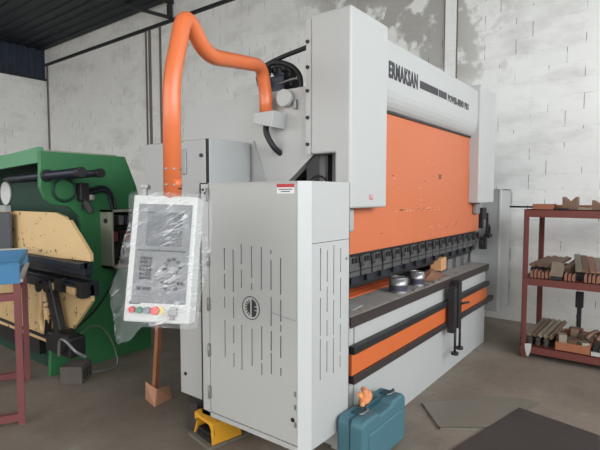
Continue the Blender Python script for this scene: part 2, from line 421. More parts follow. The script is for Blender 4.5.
# cylinder covers: deep upper box, shallow apron in front of the ram
def cyl_cover(x0, x1):
    b = MB()
    prof = [(YC, 1.475), (YC, 2.62), (1.70, 2.62), (1.70, 1.80), (1.525, 1.80), (1.525, 1.475)]
    b.prism([(x0, y, z) for y, z in prof], (x1 - x0, 0, 0), 0.012)
    return b.build('cylinder_cover', M['white'], pb)
cc = cyl_cover(2.33, 2.785); cyl_cover(4.73, 5.254)
b = MB(); b.box(2.333, 2.345, 1.70, 1.735, 1.80, 2.6)
fl = b.build('flange', M['white'], cc)
for z in (1.86, 2.02, 2.18, 2.32, 2.47):
    b = MB(); b.cyl((2.322, 1.722, z), (2.334, 1.722, z), .011, 10); b.build('bolt', M['black'], cc)
b = MB(); b.box(2.56, 2.60, YC - .002, YC, 1.525, 1.555); b.mi = 1; b.box(2.568, 2.574, YC - .003, YC, 1.53, 1.55); b.box(2.584, 2.59, YC - .003, YC, 1.53, 1.55); b.box(2.568, 2.59, YC - .003, YC, 1.548, 1.553)
o = b.build('red_sticker', [M['labelred'], M['labelwhite']], cc); o['label'] = 'small red square sticker'
# guide cover peeking out below the left cover
b = MB(); b.box(2.36, 2.47, 1.47, 1.518, 1.33, 1.474, .015); b.build('guide_cover', M['grey_cab'], pb)
b = MB(); b.box(4.86, 4.96, 1.47, 1.518, 1.36, 1.474, .01); b.build('guide_cover', M['steel'], pb)
# ram
b = MB(); b.box(2.47, 5.08, YR, 1.66, 1.185, 2.3); ram = b.build('ram', M['orange'], pb)
random.seed(3)
def scuffs(x0, x1, z0, z1, n):
    for _ in range(n):
        x, z = random.uniform(x0, x1), random.uniform(z0, z1); L = random.uniform(.012, .06); h = random.uniform(.002, .008)
        b.mi = random.choice((0, 1, 1))
        b.prism([(x, YR - .0006, z), (x + L, YR - .0006, z + random.uniform(-.004, .004)), (x + L * .8, YR - .0006, z + h), (x + L * .2, YR - .0006, z + h * 1.1)], (0, .0004, 0))
b = MB(); scuffs(3.1, 3.98, 1.425, 1.447, 30); scuffs(3.75, 4.45, 1.262, 1.295, 16); scuffs(2.7, 4.7, 1.22, 1.9, 16); scuffs(2.9, 3.12, 1.62, 1.69, 5)
b.mi = 0; b.box(3.94, 4.0, YR - .001, YR, 1.69, 1.73)
b.build('scuffed_paint', [M['scuffdark'], M['scuffpale']], ram)
# ram cover: flat name band curling in above the orange plate
b = MB()
prof = [(1.66, 2.565), (1.47, 2.565), (1.452, 2.56), (1.445, 2.545), (1.445, 2.29), (1.447, 2.24), (1.455, 2.205), (1.468, 2.175), (1.484, 2.15), (1.502, 2.132), (1.515, 2.126), (1.66, 2.126)]
b.prism([(2.78, y, z) for y, z in prof], (1.96, 0, 0)); rc = b.build('ram_cover', M['white'], pb)
b = MB(); b.box(2.786, 4.73, 1.508, 1.53, 2.112, 2.126); b.build('cover_seal', M['black'], rc)
lettering('ERMAKSAN', .142, frame_T((2.84, 1.4435, 2.325), (1, 0, 0), (0, 0, 1)), M['text'], 'nameplate_lettering', rc, 0.60, 0.0065)
lettering('POWER-BEND PRO', .076, frame_T((3.915, 1.4435, 2.335), (1, 0, 0), (0, 0, 1)), M['text'], 'model_lettering', rc, 0.76, 0.003)
b = MB()
b.box(3.345, 3.70, 1.4430, 1.4448, 2.338, 2.394)
for k in range(4): b.box(3.715 + k * .045, 3.715 + k * .045 + .037, 1.4430, 1.4448, 2.338, 2.394)
b.build('printed_stripe', M['text'], rc)
# upper tooling: clamp blocks hung along the ram, punch blade below
b = MB(); b.box(2.47, 5.08, 1.55, 1.63, 1.11, 1.185); b.build('clamp_rail', M['black'], pb)
NCL = 17
for k in range(NCL):
    x = 2.50 + k * 0.1515
    b = MB(); b.box(x, x + .128, 1.522, 1.60, 1.035, 1.165, .005)
    c = b.build('punch_clamp', M['clamp'], pb)
    for dx in (.030, .068):
        b = MB(); b.box(x + dx, x + dx + .022, 1.512, 1.524, 1.125, 1.158); b.build('clamp_screw', M['black'], c)
    b = MB(); b.box(x, x + .128, 1.519, 1.524, 1.068, 1.076); b.build('clamp_groove', M['black'], c)
    b = MB(); b.bar((x + .118, 1.514, 1.168), (x + .132, 1.507, 1.10), .014, .022); b.build('lever', M['black'], c)
b = MB(); b.prism([(2.48, 1.56, 1.055), (2.48, 1.62, 1.055), (2.48, 1.60, .97), (2.48, 1.585, .945), (2.48, 1.575, .97)], (2.58, 0, 0)); b.build('punch_blade', M['black'], pb)
for k in range(13):
    x = 2.56 + k * .2
    b = MB(); b.box(x, x + .09, 1.545, 1.565, .985, 1.045); b.build('punch_tab', M['blueblack'], pb)
# bed, table, rails
b = MB(); b.box(2.445, 5.10, YB, 1.58, 0, .775); b.build('bed', M['white'], pb)
b = MB(); b.box(5.06, 5.118, YB - .001, 1.6, 0, .775); b.build('bed_end_plate', M['white'], pb)
b = MB(); b.box(2.36, 2.45, YB + .01, 1.56, 0, .775); b.build('bed_end_plate', M['white'], pb)
b = MB(); b.box(2.36, 5.14, 1.43, 1.70, .775, .835, .004); tb = b.build('table', [M['tablesteel']], pb)
b = MB(); b.box(2.36, 5.15, 1.424, 1.432, .768, .833); b.build('table_edge', M['tableedge'], tb)
b = MB(); b.box(2.36, 5.14, 1.69, 1.704, .74, .83); b.build('die_holder', M['black'], pb)
for k in range(3):
    b = MB(); b.box(2.5 + .05 * k, 3.7, 1.705 + k * .06, 1.750 + k * .06, .77, .838); b.build('die_insert', M['orange_bright'], pb)
    b = MB(); b.box(2.45, 5.05, 1.751 + k * .06, 1.764 + k * .06, .74, .835); b.build('die_spacer', M['black'], pb)
for k, (x, wd, h) in enumerate(((4.25, .16, .17), (4.43, .12, .20), (4.56, .10, .22), (4.67, .1, .23), (4.78, .11, .22), (4.90, .12, .23))):
    b = MB(); b.box(x, x + wd, 1.60, 1.70, .835, .835 + h * .9, .004); b.build('die_block', M['steel'] if k % 2 else M['clamp'], pb)
b = MB(); b.box(2.46, 5.08, 1.98, 2.06, .70, 1.02); b.build('back_gauge', M['black'], pb)
b = MB(); b.box(2.46, 5.08, 2.45, 2.47, .2, 2.2); b.build('rear_shade_panel', M['blueblack'], pb)  # dark sheet added for the shade inside the machine
b = MB(); b.box(2.37, 5.12, 1.405, YB, .608, .654, .004); b.build('support_rail', M['black'], pb)
b = MB(); b.box(2.37, 5.10, 1.425, YB, .478, .608); b.build('orange_stripe', M['orange_rail'], pb)
b = MB(); b.box(2.37, 5.28, 1.405, YB, .428, .478, .004); b.build('support_rail', M['tableedge'], pb)
# sliding front support
b = MB(); b.box(3.89, 3.96, 1.345, 1.405, .39, .77, .004); b.box(4.0, 4.075, 1.345, 1.405, .41, .82, .004); b.box(3.90, 4.07, 1.365, 1.40, .42, .78)
fs = b.build('support_slide', M['black'], pb)
for x, z0 in ((3.95, .215), (4.07, .232)):
    b = MB(); b.cyl((x, 1.355, .43), (x, 1.355, z0), .011, 10); b.cyl((x, 1.355, z0), (x, 1.355, z0 - .02), .032, 14); b.build('adjusting_screw', M['black'], fs)
b = MB(); b.cyl((4.04, 1.345, .62), (4.10, 1.29, .63), .010, 10); b.build('clamp_handle', M['black'], fs)
# dark lift hardware behind the left cover
for x, y, r, mt in ((2.46, 1.60, .030, 'chrome'), (2.40, 1.56, .022, 'steel'), (2.42, 1.66, .03, 'steel')):
    b = MB(); b.cyl((x, y, 1.10), (x, y, 1.82), r, 16); b.build('guide_rod', M[mt], pb)
b = MB(); b.box(2.40, 2.50, 1.62, 1.78, 1.55, 1.80); b.build('cylinder_block', M['black'], pb)
b = MB(); b.tube(spline([(2.38, 1.75, 1.62), (2.37, 1.70, 1.665), (2.38, 1.65, 1.665), (2.42, 1.62, 1.62)]), .005, 8); b.build('cable', M['rubber'], pb)
# hydraulic valve block and hoses above the side frame
b = MB(); b.box(2.43, 2.62, 1.99, 2.12, 2.22, 2.34, .008); b.box(2.44, 2.58, 2.0, 2.08, 2.34, 2.39); mn = b.build('valve_block', M['blueblack'], pb)
for y, z, L, r in ((1.96, 2.32, .06, .020), (2.0, 2.37, .05, .018), (1.95, 2.26, .06, .017), (2.07, 2.37, .04, .017)):
    b = MB(); b.cyl((2.47, y + .03, z), (2.44, y - L + .03, z + .01), r, 12); b.cyl((2.445, y - L + .06, z + .008), (2.438, y - L + .02, z + .01), r * 1.3, 6); b.build('valve_fitting', M['black'], mn)
for z, y in ((2.30, 2.13), (2.37, 2.10)):
    b = MB(); b.cyl((2.42, y, z), (2.37, y + .02, z), .03, 12); b.build('solenoid', M['black'], mn)
def hose(pts, r=.016, mat='rubber'):
    b = MB(); b.tube(spline(pts), r, 10); return b.build('hose', M[mat], pb)
hose([(2.43, 2.18, 2.26), (2.43, 2.215, 2.35), (2.43, 2.17, 2.41), (2.43, 2.02, 2.448), (2.43, 1.817, 2.474), (2.45, 1.70, 2.50)], .015)
hose([(2.43, 2.18, 2.30), (2.43, 2.14, 2.40), (2.43, 2.06, 2.425), (2.43, 1.98, 2.405), (2.43, 1.905, 2.365), (2.43, 1.856, 2.30), (2.43, 1.85, 2.2)], .017)
hose([(2.44, 2.13, 2.28), (2.44, 2.14, 2.36), (2.44, 2.06, 2.40), (2.44, 1.97, 2.38), (2.46, 1.93, 2.32)], .012)
hose([(2.42, 2.02, 2.28), (2.44, 1.93, 2.30), (2.46, 1.87, 2.30)], .008, 'steel')
b = MB(); b.cyl((2.385, 1.915, 2.163), (2.33, 1.915, 2.163), .053, 28); b.build('round_boss', M['white'], pb)
b = MB(); b.box(2.36, 2.385, 1.835, 1.858, 2.09, 2.15, .006); b.build('boss_shadow', M['steel'], pb)  # grey piece standing in for the dark shadow beside the boss
b = MB(); b.prism([(2.25, 2.09, 2.075), (2.25, 1.925, 2.075), (2.25, 1.945, 1.975), (2.25, 2.09, 2.01)], (.135, 0, 0), .004); ab = b.build('arm_bracket', M['white'], pb)
b = MB(); b.tube(spline([(2.32, 2.045, 2.02), (2.315, 2.04, 1.95), (2.33, 2.0, 1.87), (2.375, 1.985, 1.83), (2.40, 1.985, 1.825)]), .019, 12); b.build('cable_sleeve', M['rubber'], pb)
b = MB(); b.box(2.37, 2.385, 2.20, 2.50, 1.5, 1.55); b.prism([(2.372, 2.21, 1.92), (2.372, 2.21, 1.60), (2.372, 2.08, 1.60)], (.012, 0, 0)); b.build('grey_triangle_plate', M['grey_cab'], pb)  # grey strip and triangle, a little darker than the side frame

# side guard cabinet: door with slotted vents on the left, chamfered corner, slotted front
GX0, GX1, GZ0, GZ1 = 1.90, 2.33, .205, 1.624
b = MB()
b.box(GX0 + .004, GX1, YC + .06, 2.212, GZ1 - .012, GZ1 - .002); b.box(GX0 + .03, GX1, YC + .06, 2.212, GZ0, GZ0 + .012)          # top and bottom
b.box(GX0, GX1, 2.20, 2.212, GZ0, GZ1)
b.box(GX0, GX0 + .02, 2.137, 2.212, GZ0, GZ1)                                                    # hinge stile
b.box(GX0, GX0 + .02, 1.467, 2.2, GZ0, GZ0 + .028)
b.box(GX0, GX0 + .02, 1.467, 2.2, GZ1 - .006, GZ1)
cab = b.build('guard_cabinet', M['white'], pb)
b = MB(); b.prism([(GX0, 1.467, GZ0), (1.96, YC, GZ0), (1.975, YC + .01, GZ0), (GX0 + .02, 1.48, GZ0)], (0, 0, GZ1 - GZ0))
o = b.build('corner_post', M['whiteedge'], cab); o['label'] = 'white chamfered corner with chipped paint'
def slotted(b, axis, fixed, thick, u0, u1, z0, z1, cols, wd):
    """panel with real slots cut through; u runs along y (axis 0) or x (axis 1)"""
    def bx(ua, ub, za, zb):
        if ub - ua < 1e-4 or zb - za < 1e-4: return
        if axis == 0: b.box(fixed, fixed + thick, ua, ub, za, zb)
        else: b.box(ua, ub, fixed, fixed + thick, za, zb)
    cols = sorted(cols); cur = u0
    for u, segs in cols:
        bx(cur, u - wd / 2, z0, z1); zc = z0
        for a, c in sorted(segs):
            bx(u - wd / 2, u + wd / 2, zc, a); zc = c
        bx(u - wd / 2, u + wd / 2, zc, z1); cur = u + wd / 2
    bx(cur, u1, z0, z1)
DOOR = [(2.004, [(0.602, 0.823), (0.894, 0.959), (1.007, 1.095), (1.118, 1.247)]),
(1.932, [(0.558, 0.641), (0.7, 0.8), (0.846, 0.969), (0.998, 1.24)]),
(1.868, [(0.555, 0.816), (1.029, 1.131), (1.165, 1.278)]),
(1.789, [(0.596, 0.807), (1.027, 1.066), (1.094, 1.272)]),
(1.716, [(0.562, 0.629), (0.646, 0.836), (1.036, 1.272)]),
(1.647, [(0.583, 0.7), (0.711, 0.821), (0.848, 1.006), (1.044, 1.206), (1.238, 1.26)]),
(1.580, [(0.588, 0.632), (0.687, 0.806), (0.827, 0.865), (0.881, 0.999), (1.026, 1.222)])]
FRONT = [(2.038, [(0.561, 0.785), (0.802, 1.007), (1.045, 1.274)]),
(2.102, [(0.586, 0.759), (0.786, 0.875), (0.919, 1.056), (1.084, 1.257)]),
(2.166, [(0.56, 0.76), (0.777, 0.974), (1.007, 1.279)]),
(2.236, [(0.574, 0.644), (0.661, 0.823), (0.858, 1.087), (1.121, 1.256)])]
b = MB(); slotted(b, 0, GX0, .004, 1.470, 2.131, GZ0 + .034, GZ1 - .010, DOOR, .0075); door = b.build('door', M['white'], cab)
b = MB(); slotted(b, 1, YC, .004, 1.962, GX1, GZ0, 1.30, FRONT, .0075); b.build('front_panel', M['white'], cab)
b = MB(); b.box(1.962, GX1, YC, YC + .004, 1.303, GZ1); b.build('upper_front_panel', M['white'], cab)
b = MB(); b.box(GX0 + .03, GX1, YC + .03, 2.19, GZ0 + .02, GZ0 + .03); b.box(2.325, 2.33, YC, 2.2, GZ0, GZ1); b.build('shade_liner', M['slot'], cab)  # liner coloured dark so slots and door gaps read as shade
for z in (.36, .62, .90, 1.17, 1.555):
    b = MB(); b.box(GX0 - .010, GX0, 2.125, 2.135, z - .035, z + .035); b.box(GX0 - .008, GX0, 2.14, 2.150, z - .025, z + .03); b.cyl((GX0 - .008, 2.138, z - .04), (GX0 - .008, 2.138, z + .04), .006, 8)
    b.build('hinge', M['steel'], cab)
for z in (1.585, 1.565):
    b = MB(); b.cyl((GX0, 2.18 - (1.585 - z), z), (GX0 - .006, 2.18 - (1.585 - z), z), .007, 10); b.build('screw', M['black'], cab)
b = MB(); b.cyl((GX0 - .004, 1.498, .372), (GX0, 1.498, .372), .012, 14); b.build('lock', M['black'], cab)
for z in (.50, .43, .335):
    b = MB(); b.box(GX0 - .003, GX0, 1.475, 1.487, z, z + .028); b.build('latch_tab', M['steel'], cab)
b = MB(); b.cyl((2.295, YC - .004, 1.19), (2.295, YC, 1.19), .009, 12); b.build('keyhole', M['steel'], cab)
b = MB(); b.tube([(GX0 - .0012, 1.655, .925), (GX0 - .0012, 1.56, .912), (GX0 - .0012, 1.478, .902)], .0012, 5); b.build('scratch', M['steel'], cab)
# round maker's emblem on the door
EY, EZ, EX = 1.794, .925, GX0 - .0015
b = MB(); b.ring((EX, EY, EZ), (1, 0, 0), .064, .0022, 40, 6)
pts = []
for k in range(9):
    a = PI / 2 + PI * k / 8
    for rr, da in ((.030, -.10), (.046, -.07), (.046, .07), (.030, .10)): pts.append((math.cos(a + da) * rr, math.sin(a + da) * rr))
pts = [(min(u, -.006), v) for u, v in pts]
b.prism([(EX, EY - u, EZ + v) for u, v in pts], (.001, 0, 0))
Epts = [(.006, -.05), (.030, -.045), (.042, -.022), (.042, -.012), (.026, -.012), (.026, -.006), (.044, -.006), (.044, .008), (.026, .008), (.026, .014), (.042, .014), (.036, .034), (.022, .046), (.006, .05)]
b.prism([(EX, EY - u, EZ + v) for u, v in Epts], (.001, 0, 0))
b.build('round_emblem', M['text'], cab)
# warning label
b = MB(); b.box(GX0 - .0012, GX0, 1.487, 1.603, 1.560, 1.608); b.mi = 1; b.box(GX0 - .0018, GX0, 1.487, 1.603, 1.592, 1.610); b.mi = 2
for z, u0, u1 in ((1.582, 1.50, 1.592), (1.571, 1.515, 1.575)): b.box(GX0 - .0018, GX0, u0, u1, z - .0022, z + .0022)
b.build('warning_label', [M['labelwhite'], M['labelred'], M['text']], cab)

# electrical cabinet behind the guard
b = MB(); b.box(1.992, 2.0, 2.236, 2.256, .82, 1.90); b.build('door_gap_shade', M['slot'], pb)  # dark strip painted as the shade in the gap at the door edge
b = MB(); b.box(2.0, 2.37, 2.235, 2.90, .80, 1.905, .006); ec = b.build('electrical_cabinet', M['grey_cab'], pb)
b = MB(); b.box(1.988, 2.0, 2.256, 2.89, .82, 1.90, .003); ed = b.build('door', M['grey_cab'], ec)
b = MB(); b.box(1.978, 1.99, 2.435, 2.49, 1.685, 1.845, .004); b.build('latch_handle', M['steel'], ec)
b = MB(); b.cyl((1.978, 2.29, 1.80), (1.99, 2.29, 1.80), .012, 12); b.build('key_lock', M['black'], ec)
b = MB(); b.box(2.0, 2.37, 2.235, 2.545, .22, .80, .006); pc = b.build('lower_cabinet', M['white'], pb)
b = MB(); b.cyl((1.994, 2.49, .36), (2.002, 2.49, .36), .012, 12); b.build('plug', M['black'], pc)
b = MB(); b.box(2.05, 2.37, 2.25, 2.52, 0, .22); b.build('plinth', M['slot'], pb)
b = MB(); b.box(2.385, 2.44, 1.9, 2.9, 0, .2); b.build('foot_plate', M['slot'], pb)

# far guard
b = MB(); b.box(5.51, 5.96, YC, YC + .012, .243, 1.62); b.box(5.51, 5.522, YC, 1.62, .243, 1.62); b.box(5.51, 5.96, YC, 1.98, 1.61, 1.62); b.box(5.95, 5.96, YC, 1.98, .243, 1.62)
fg = b.build('far_guard', M['grey_cab'], pb)
b = MB(); b.box(5.50, 5.53, YC - .01, YC + .01, .243, 1.622); b.build('edge_strip', M['whiteedge'], fg)
b = MB(); b.box(5.20, 5.51, 1.62, 1.64, .40, 1.60); b.build('far_panel', M['grey_cab'], pb)
b = MB(); b.box(5.17, 5.20, 1.50, 1.56, 1.20, 1.42, .008); b.box(5.19, 5.30, 1.50, 1.53, 1.30, 1.42, .01); rb = b.build('limit_switch', M['black'], pb)
b = MB(); b.ring((5.36, 1.50, 1.17), (0, 1, 0), .055, .012, 20, 6); b.box(5.30, 5.42, 1.47, 1.53, 1.09, 1.13); b.box(5.34, 5.37, 1.50, 1.52, 1.13, 1.36); b.build('switch_bracket', M['black'], rb)
b = MB(); b.box(5.10, 5.28, 1.48, 1.52, 1.02, 1.075, .006); b.box(5.14, 5.20, 1.46, 1.53, .98, 1.11); b.build('clamp_lever', M['black'], rb)
b = MB(); b.cyl((5.13, 1.50, .70), (5.51, 1.55, .69), .010, 8); b.build('conduit', M['black'], pb)

# pendant arm: orange tube from the frame bracket over to the control panel
PA = Vector((1.392, 1.806, 0)); PB_ = Vector((2.318, 2.047, 0))
arm_pts = [(1.389, 1.805, 1.53), (1.395, 1.807, 2.078), (1.500, 1.834, 2.425), (1.667, 1.878, 2.262), (2.265, 2.033, 2.365), (2.318, 2.047, 2.20), (2.32, 2.048, 2.06)]
path = arc_path(arm_pts, 0.13, 12, (.09, .10, .11, .15, .05))
b = MB(); b.tube(path, .041, 22)
arm = b.build('pendant_arm', M['orange_arm'], pb)
b = MB(); b.cyl((1.392, 1.806, 1.585), (1.392, 1.806, 1.625), .0425, 22); b.build('swivel_collar', M['orange_arm'], arm)
b = MB(); b.cyl((1.392, 1.806, 1.578), (1.392, 1.806, 1.585), .0418, 22); b.build('collar_gap', M['black'], arm)
for z in (1.60, 1.672):
    for a in (-2.9, -2.1, -1.2):
        b = MB(); d = Vector((math.cos(a), math.sin(a), 0)); c = Vector((1.392, 1.806, z)); b.cyl(c + d * .038, c + d * .048, .005, 8); b.build('grub_screw', M['steel'], arm)

# control panel, leaning back and rolled a little
TL, TR, BR, BL = Vector((1.262, 1.926, 1.548)), Vector((1.424, 1.683, 1.548)), Vector((1.336, 1.620, .978)), Vector((1.171, 1.884, .998))
ctr = (TL + TR + BR + BL) / 4
ux = ((TR + BR) - (TL + BL)).normalized(); vy = ((TL + TR) - (BL + BR)); vy = (vy - ux * vy.dot(ux)).normalized(); wz = ux.cross(vy)
PW, PH, PD = .300, .572, .10
PT_ = Matrix((ux, vy, wz)).transposed().to_4x4(); PT_.translation = ctr
def pbox(b, u0, u1, v0, v1, w0, w1, bev=0.0):
    """u,v as fractions of the panel face from its top-left corner, w metres out of the face"""
    b.box((u0 - .5) * PW, (u1 - .5) * PW, (.5 - v1) * PH, (.5 - v0) * PH, w0, w1, bev)
def ppt(u, v, w_): return PT_ @ Vector(((u - .5) * PW, (.5 - v) * PH, w_))
b = MB(); pbox(b, 0, 1, 0, 1, -PD, 0, .008); cp = b.build('control_panel', M['panelwhite'], pb, T=PT_)
b = MB(); pbox(b, .10, .93, .07, .85, 0, .002); b.build('membrane_plate', M['panelface'], cp, T=PT_)
b = MB(); pbox(b, .25, .80, .135, .405, .002, .004); b.build('screen', M['screen'], cp, T=PT_)
b = MB()
for r in range(6):
    for c in range(4): pbox(b, .19 + c * .048, .19 + c * .048 + .038, .49 + r * .031, .49 + r * .031 + .024, .002, .005)
b.build('number_keypad', M['key'], cp, T=PT_)
b = MB()
for k in range(9):
    a = 2 * PI * k / 9; cx, cy = .69 + .115 * math.cos(a), .565 + .06 * math.sin(a); pbox(b, cx - .03, cx + .03, cy - .013, cy + .013, .002, .005)
b.build('axis_keys', M['key'], cp, T=PT_)
b = MB()
for k in range(3): pbox(b, .17 + k * .075, .17 + k * .075 + .062, .725, .752, .002, .005)
for k in range(6): pbox(b, .53 + k * .06, .53 + k * .06 + .045, .675, .70, .002, .005)
for k in range(3): pbox(b, .60 + k * .065, .60 + k * .065 + .05, .722, .745, .002, .005)
for k in range(12): pbox(b, .14 + k * .062, .14 + k * .062 + .045, .435, .447, .002, .005)
b.build('function_keys', M['key'], cp, T=PT_)
for u, mt, r in ((.14, 'red', .014), (.25, 'greenbtn', .014), (.365, 'greybtn', .015), (.49, 'redlight', .018)):
    if mt == 'redlight':
        b = MB(); b.cyl(ppt(u + .07, .905, 0), ppt(u + .07, .905, .006), .018, 18); b.build('button_collar', M['yellowring'], cp)
    b = MB(); b.cyl(ppt(u, .905, 0), ppt(u, .905, .02), r, 18); o = b.build('push_button', M[mt], cp)
    o['label'] = {'red': 'square red push button', 'greenbtn': 'green push button', 'greybtn': 'grey push button', 'redlight': 'red emergency stop mushroom button'}[mt]
b = MB(); pbox(b, .70, .82, .87, .94, 0, .02, .003); pbox(b, .72, .78, .93, .97, 0, .015); b.build('toggle_latch', M['steel'], cp, T=PT_)
lettering('ERMAKSAN', .017, PT_ @ Matrix.Translation(((.07 - .5) * PW, (.5 - .862) * PH, .001)), M['text'], 'maker_lettering', cp, .55, .0004)
b = MB(); pbox(b, .045, .105, -.075, .0, -.08, -.06); pbox(b, .02, .13, -.105, -.075, -.088, -.052)
b.build('joystick_post', M['steel'], cp, T=PT_ @ Matrix.Translation((.0, 0, 0)))

# ------------------------------------------------------------------ stretch film wrapped round the panel
def film():
    b = MB(); random.seed(11)
    NU, NV = 64, 76
    import mathutils
    vv = []
    for j in range(NV + 1):
        v = j / NV; row = []
        for i in range(NU + 1):
            s_ = -1 + 2 * i / NU
            # right edge: round the side and back; left edge: fan out into a loose flap lower down
            fl_ = max(0.0, min(1.0, (v - .30) / .5))
            hw = .5 * PW + .012
            lft = hw + .004 + .085 * fl_ * (1 - .75 * max(0, (v - .86) / .14)); rgt = hw + .030 + .012 * math.sin(5 * v)
            u = s_ * (lft if s_ < 0 else rgt)
            y = .5 * PH + .014 - v * (PH + .03)
            if v > .93 and s_ < 0.1: y -= (v - .93) / .07 * (.085 * max(0, 1 - abs(s_ + .80) / .55) + .02 * max(0, math.sin(s_ * 9)))
            over = max(0.0, abs(u) - .5 * PW)
            wz_ = .026 - (over * 2.0 if s_ > 0 else over * .9)
            n = mathutils.noise.noise(Vector((u * 14, y * 9 + u * 11, 1.3))) * .006 + mathutils.noise.noise(Vector((u * 45 + y * 20, y * 28 - u * 18, 4.1))) * .003
            if over > 0: n *= 1.0 + min(2.5, over * 60)
            if v < .03: wz_ -= .02 * (1 - v / .03)
            row.append(b.bm.verts.new((u, y, wz_ + n)))
        vv.append(row)
    for j in range(NV):
        for i in range(NU):
            f = b.bm.faces.new((vv[j][i], vv[j + 1][i], vv[j + 1][i + 1], vv[j][i + 1])); f.smooth = True
    o = b.build('plastic_wrap', M['film']); o.matrix_world = PT_; return o
tag(film(), 'clear crumpled plastic film wrapped around the control panel', 'plastic wrap')

# ------------------------------------------------------------------ old green press brake
gp = thing('press_brake', (2.3, 5.0, 0), 'old green press brake with chipped cream ram at the left', 'press brake')
def c_plate(y0, th, mat):
    P = [(1.827, 1.92), (2.607, 1.92), (2.72, 1.65), (2.85, 1.2), (2.86, 0), (1.85, 0), (1.87, .30), (1.95, .42), (2.12, .50), (2.16, .9), (2.15, 1.36), (2.06, 1.45), (1.91, 1.475), (1.86, 1.52), (1.82, 1.62)]
    b = MB(); b.prism([(x, y0, z) for x, z in P], (0, th, 0), .004); return b.build('side_plate', mat, gp)
c_plate(4.10, .05, M['green']); c_plate(6.6, .05, M['green'])
b = MB(); b.prism([(1.83, 4.15, 1.955), (1.83, 4.15, 1.825), (1.83, 6.6, 1.74), (1.83, 6.6, 1.86), (1.83, 4.7, 1.925)], (.05, 0, 0)); b.build('upper_beam', M['lightgreen'], gp)
b = MB(); b.box(1.88, 2.55, 4.15, 6.6, 1.90, 1.935); b.build('top_plate', M['boxgrey'], gp)
b = MB(); b.box(2.24, 2.27, 4.15, 6.6, .3, 1.90); bk = b.build('back_plate', M['darkgreen'], gp)
b = MB(); b.cyl((2.24, 5.86, 1.575), (2.22, 5.86, 1.575), .13, 32); b.build('wall_hole_disc', M['labelwhite'], bk)  # white disc added where a hole shows the white wall behind
b = MB(); b.prism([(1.86, y, z) for y, z in ((3.42, 1.05), (3.42, 1.11), (3.715, 1.357), (3.77, 1.355), (3.79, 1.38), (3.95, 1.41), (6.5, 1.41), (6.5, 1.02), (4.31, 1.03))], (.03, 0, 0), .003); b.build('ram', M['cream'], gp)
b = MB(); b.prism([(1.86, y, z) for y, z in ((3.42, .87), (3.42, .745), (3.58, .60), (3.721, .475), (3.90, .38), (4.09, .285), (6.5, .285), (6.5, .87))], (.03, 0, 0), .003); b.build('bed', M['cream'], gp)
b = MB(); b.box(1.83, 1.90, 3.46, 6.4, .94, 1.04, .006); b.box(1.80, 1.86, 3.46, 6.4, .995, 1.035); b.build('tool_holder', M['blueblack'], gp)
b = MB(); b.box(1.87, 1.91, 3.5, 6.3, .90, .94); b.build('punch', M['black'], gp)
b = MB(); b.box(1.81, 1.93, 3.42, 6.4, .78, .89, .006); b.box(1.79, 1.83, 3.5, 6.3, .85, .87); b.build('die_rail', M['blueblack'], gp)
for y in (3.52, 3.85):
    b = MB(); b.box(1.78, 1.82, y, y + .12, .79, .85, .004); b.build('die_stop', M['cream'], gp)
b = MB(); b.box(1.77, 1.83, 3.72, 3.81, .80, .90); b.build('clamp_block', M['black'], gp)
b = MB(); b.box(1.78, 1.83, 3.40, 3.48, .78, .90); b.build('clamp_block', M['black'], gp)
b = MB(); b.box(1.79, 1.81, 4.66, 5.6, 1.05, 1.39); b.build('guard_plate', M['slate'], gp)
b = MB(); b.box(1.79, 1.83, 4.72, 6.3, 1.40, 1.46); b.build('front_bar', M['grey_cab'], gp)
# rods through the side plate
b = MB(); b.tube([(1.87, 4.95, 1.70), (1.87, 4.80, 1.70), (1.87, 3.56, 1.728)], .036, 18, radii=[.012, .034, .036]); r1 = b.build('gauge_rod', M['blueblack'], gp)
b = MB(); b.cyl((1.87, 3.565, 1.728), (1.87, 3.52, 1.729), .040, 20); b.build('end_cap', M['black'], r1)
b = MB(); b.tube([(2.045, 5.1, 1.705), (2.045, 3.59, 1.728)], .030, 18); r2 = b.build('gauge_rod', M['blueblack'], gp)
b = MB(); b.cyl((2.045, 3.595, 1.728), (2.045, 3.55, 1.729), .037, 20); b.build('end_cap', M['black'], r2)
b = MB(); b.cyl((1.87, 4.10, 1.717), (1.87, 4.06, 1.718), .05, 20); b.build('rod_collar', M['black'], gp)
b = MB(); b.cyl((2.045, 4.10, 1.72), (2.045, 4.06, 1.721), .045, 20); b.build('rod_collar', M['black'], gp)
b = MB(); b.ring((2.01, 4.09, 1.60), (0, 1, 0), .095, .014, 28, 8); b.build('round_port', M['darkgreen'], gp)
b = MB(); b.cyl((2.01, 4.10, 1.60), (2.01, 4.085, 1.60), .085, 28); b.build('port_cover', M['green'], gp)
b = MB(); b.box(2.12, 2.20, 4.02, 4.10, 1.50, 1.66, .008); b.box(2.14, 2.18, 3.99, 4.06, 1.43, 1.52, .006); vb = b.build('hydraulic_valve', M['black'], gp)
b = MB(); b.bar((2.15, 4.0, 1.50), (2.19, 3.97, 1.40), .045, .045, 0, .006); b.build('valve_lever', M['black'], vb)
b = MB(); b.cyl((2.20, 4.03, 1.53), (2.24, 4.03, 1.53), .03, 14); b.build('valve_knob', M['boxgrey'], vb)
for dz in (0, .035):
    b = MB(); b.tube(spline([(2.18, 4.06, 1.61 - dz), (2.25, 4.06, 1.61 - dz), (2.33, 4.06, 1.63 - dz), (2.40, 4.06, 1.61 - dz), (2.45 - dz, 4.06, 1.53), (2.47 - dz, 4.05, 1.42)]), .014, 10); b.build('hose', M['blueblack'], gp)
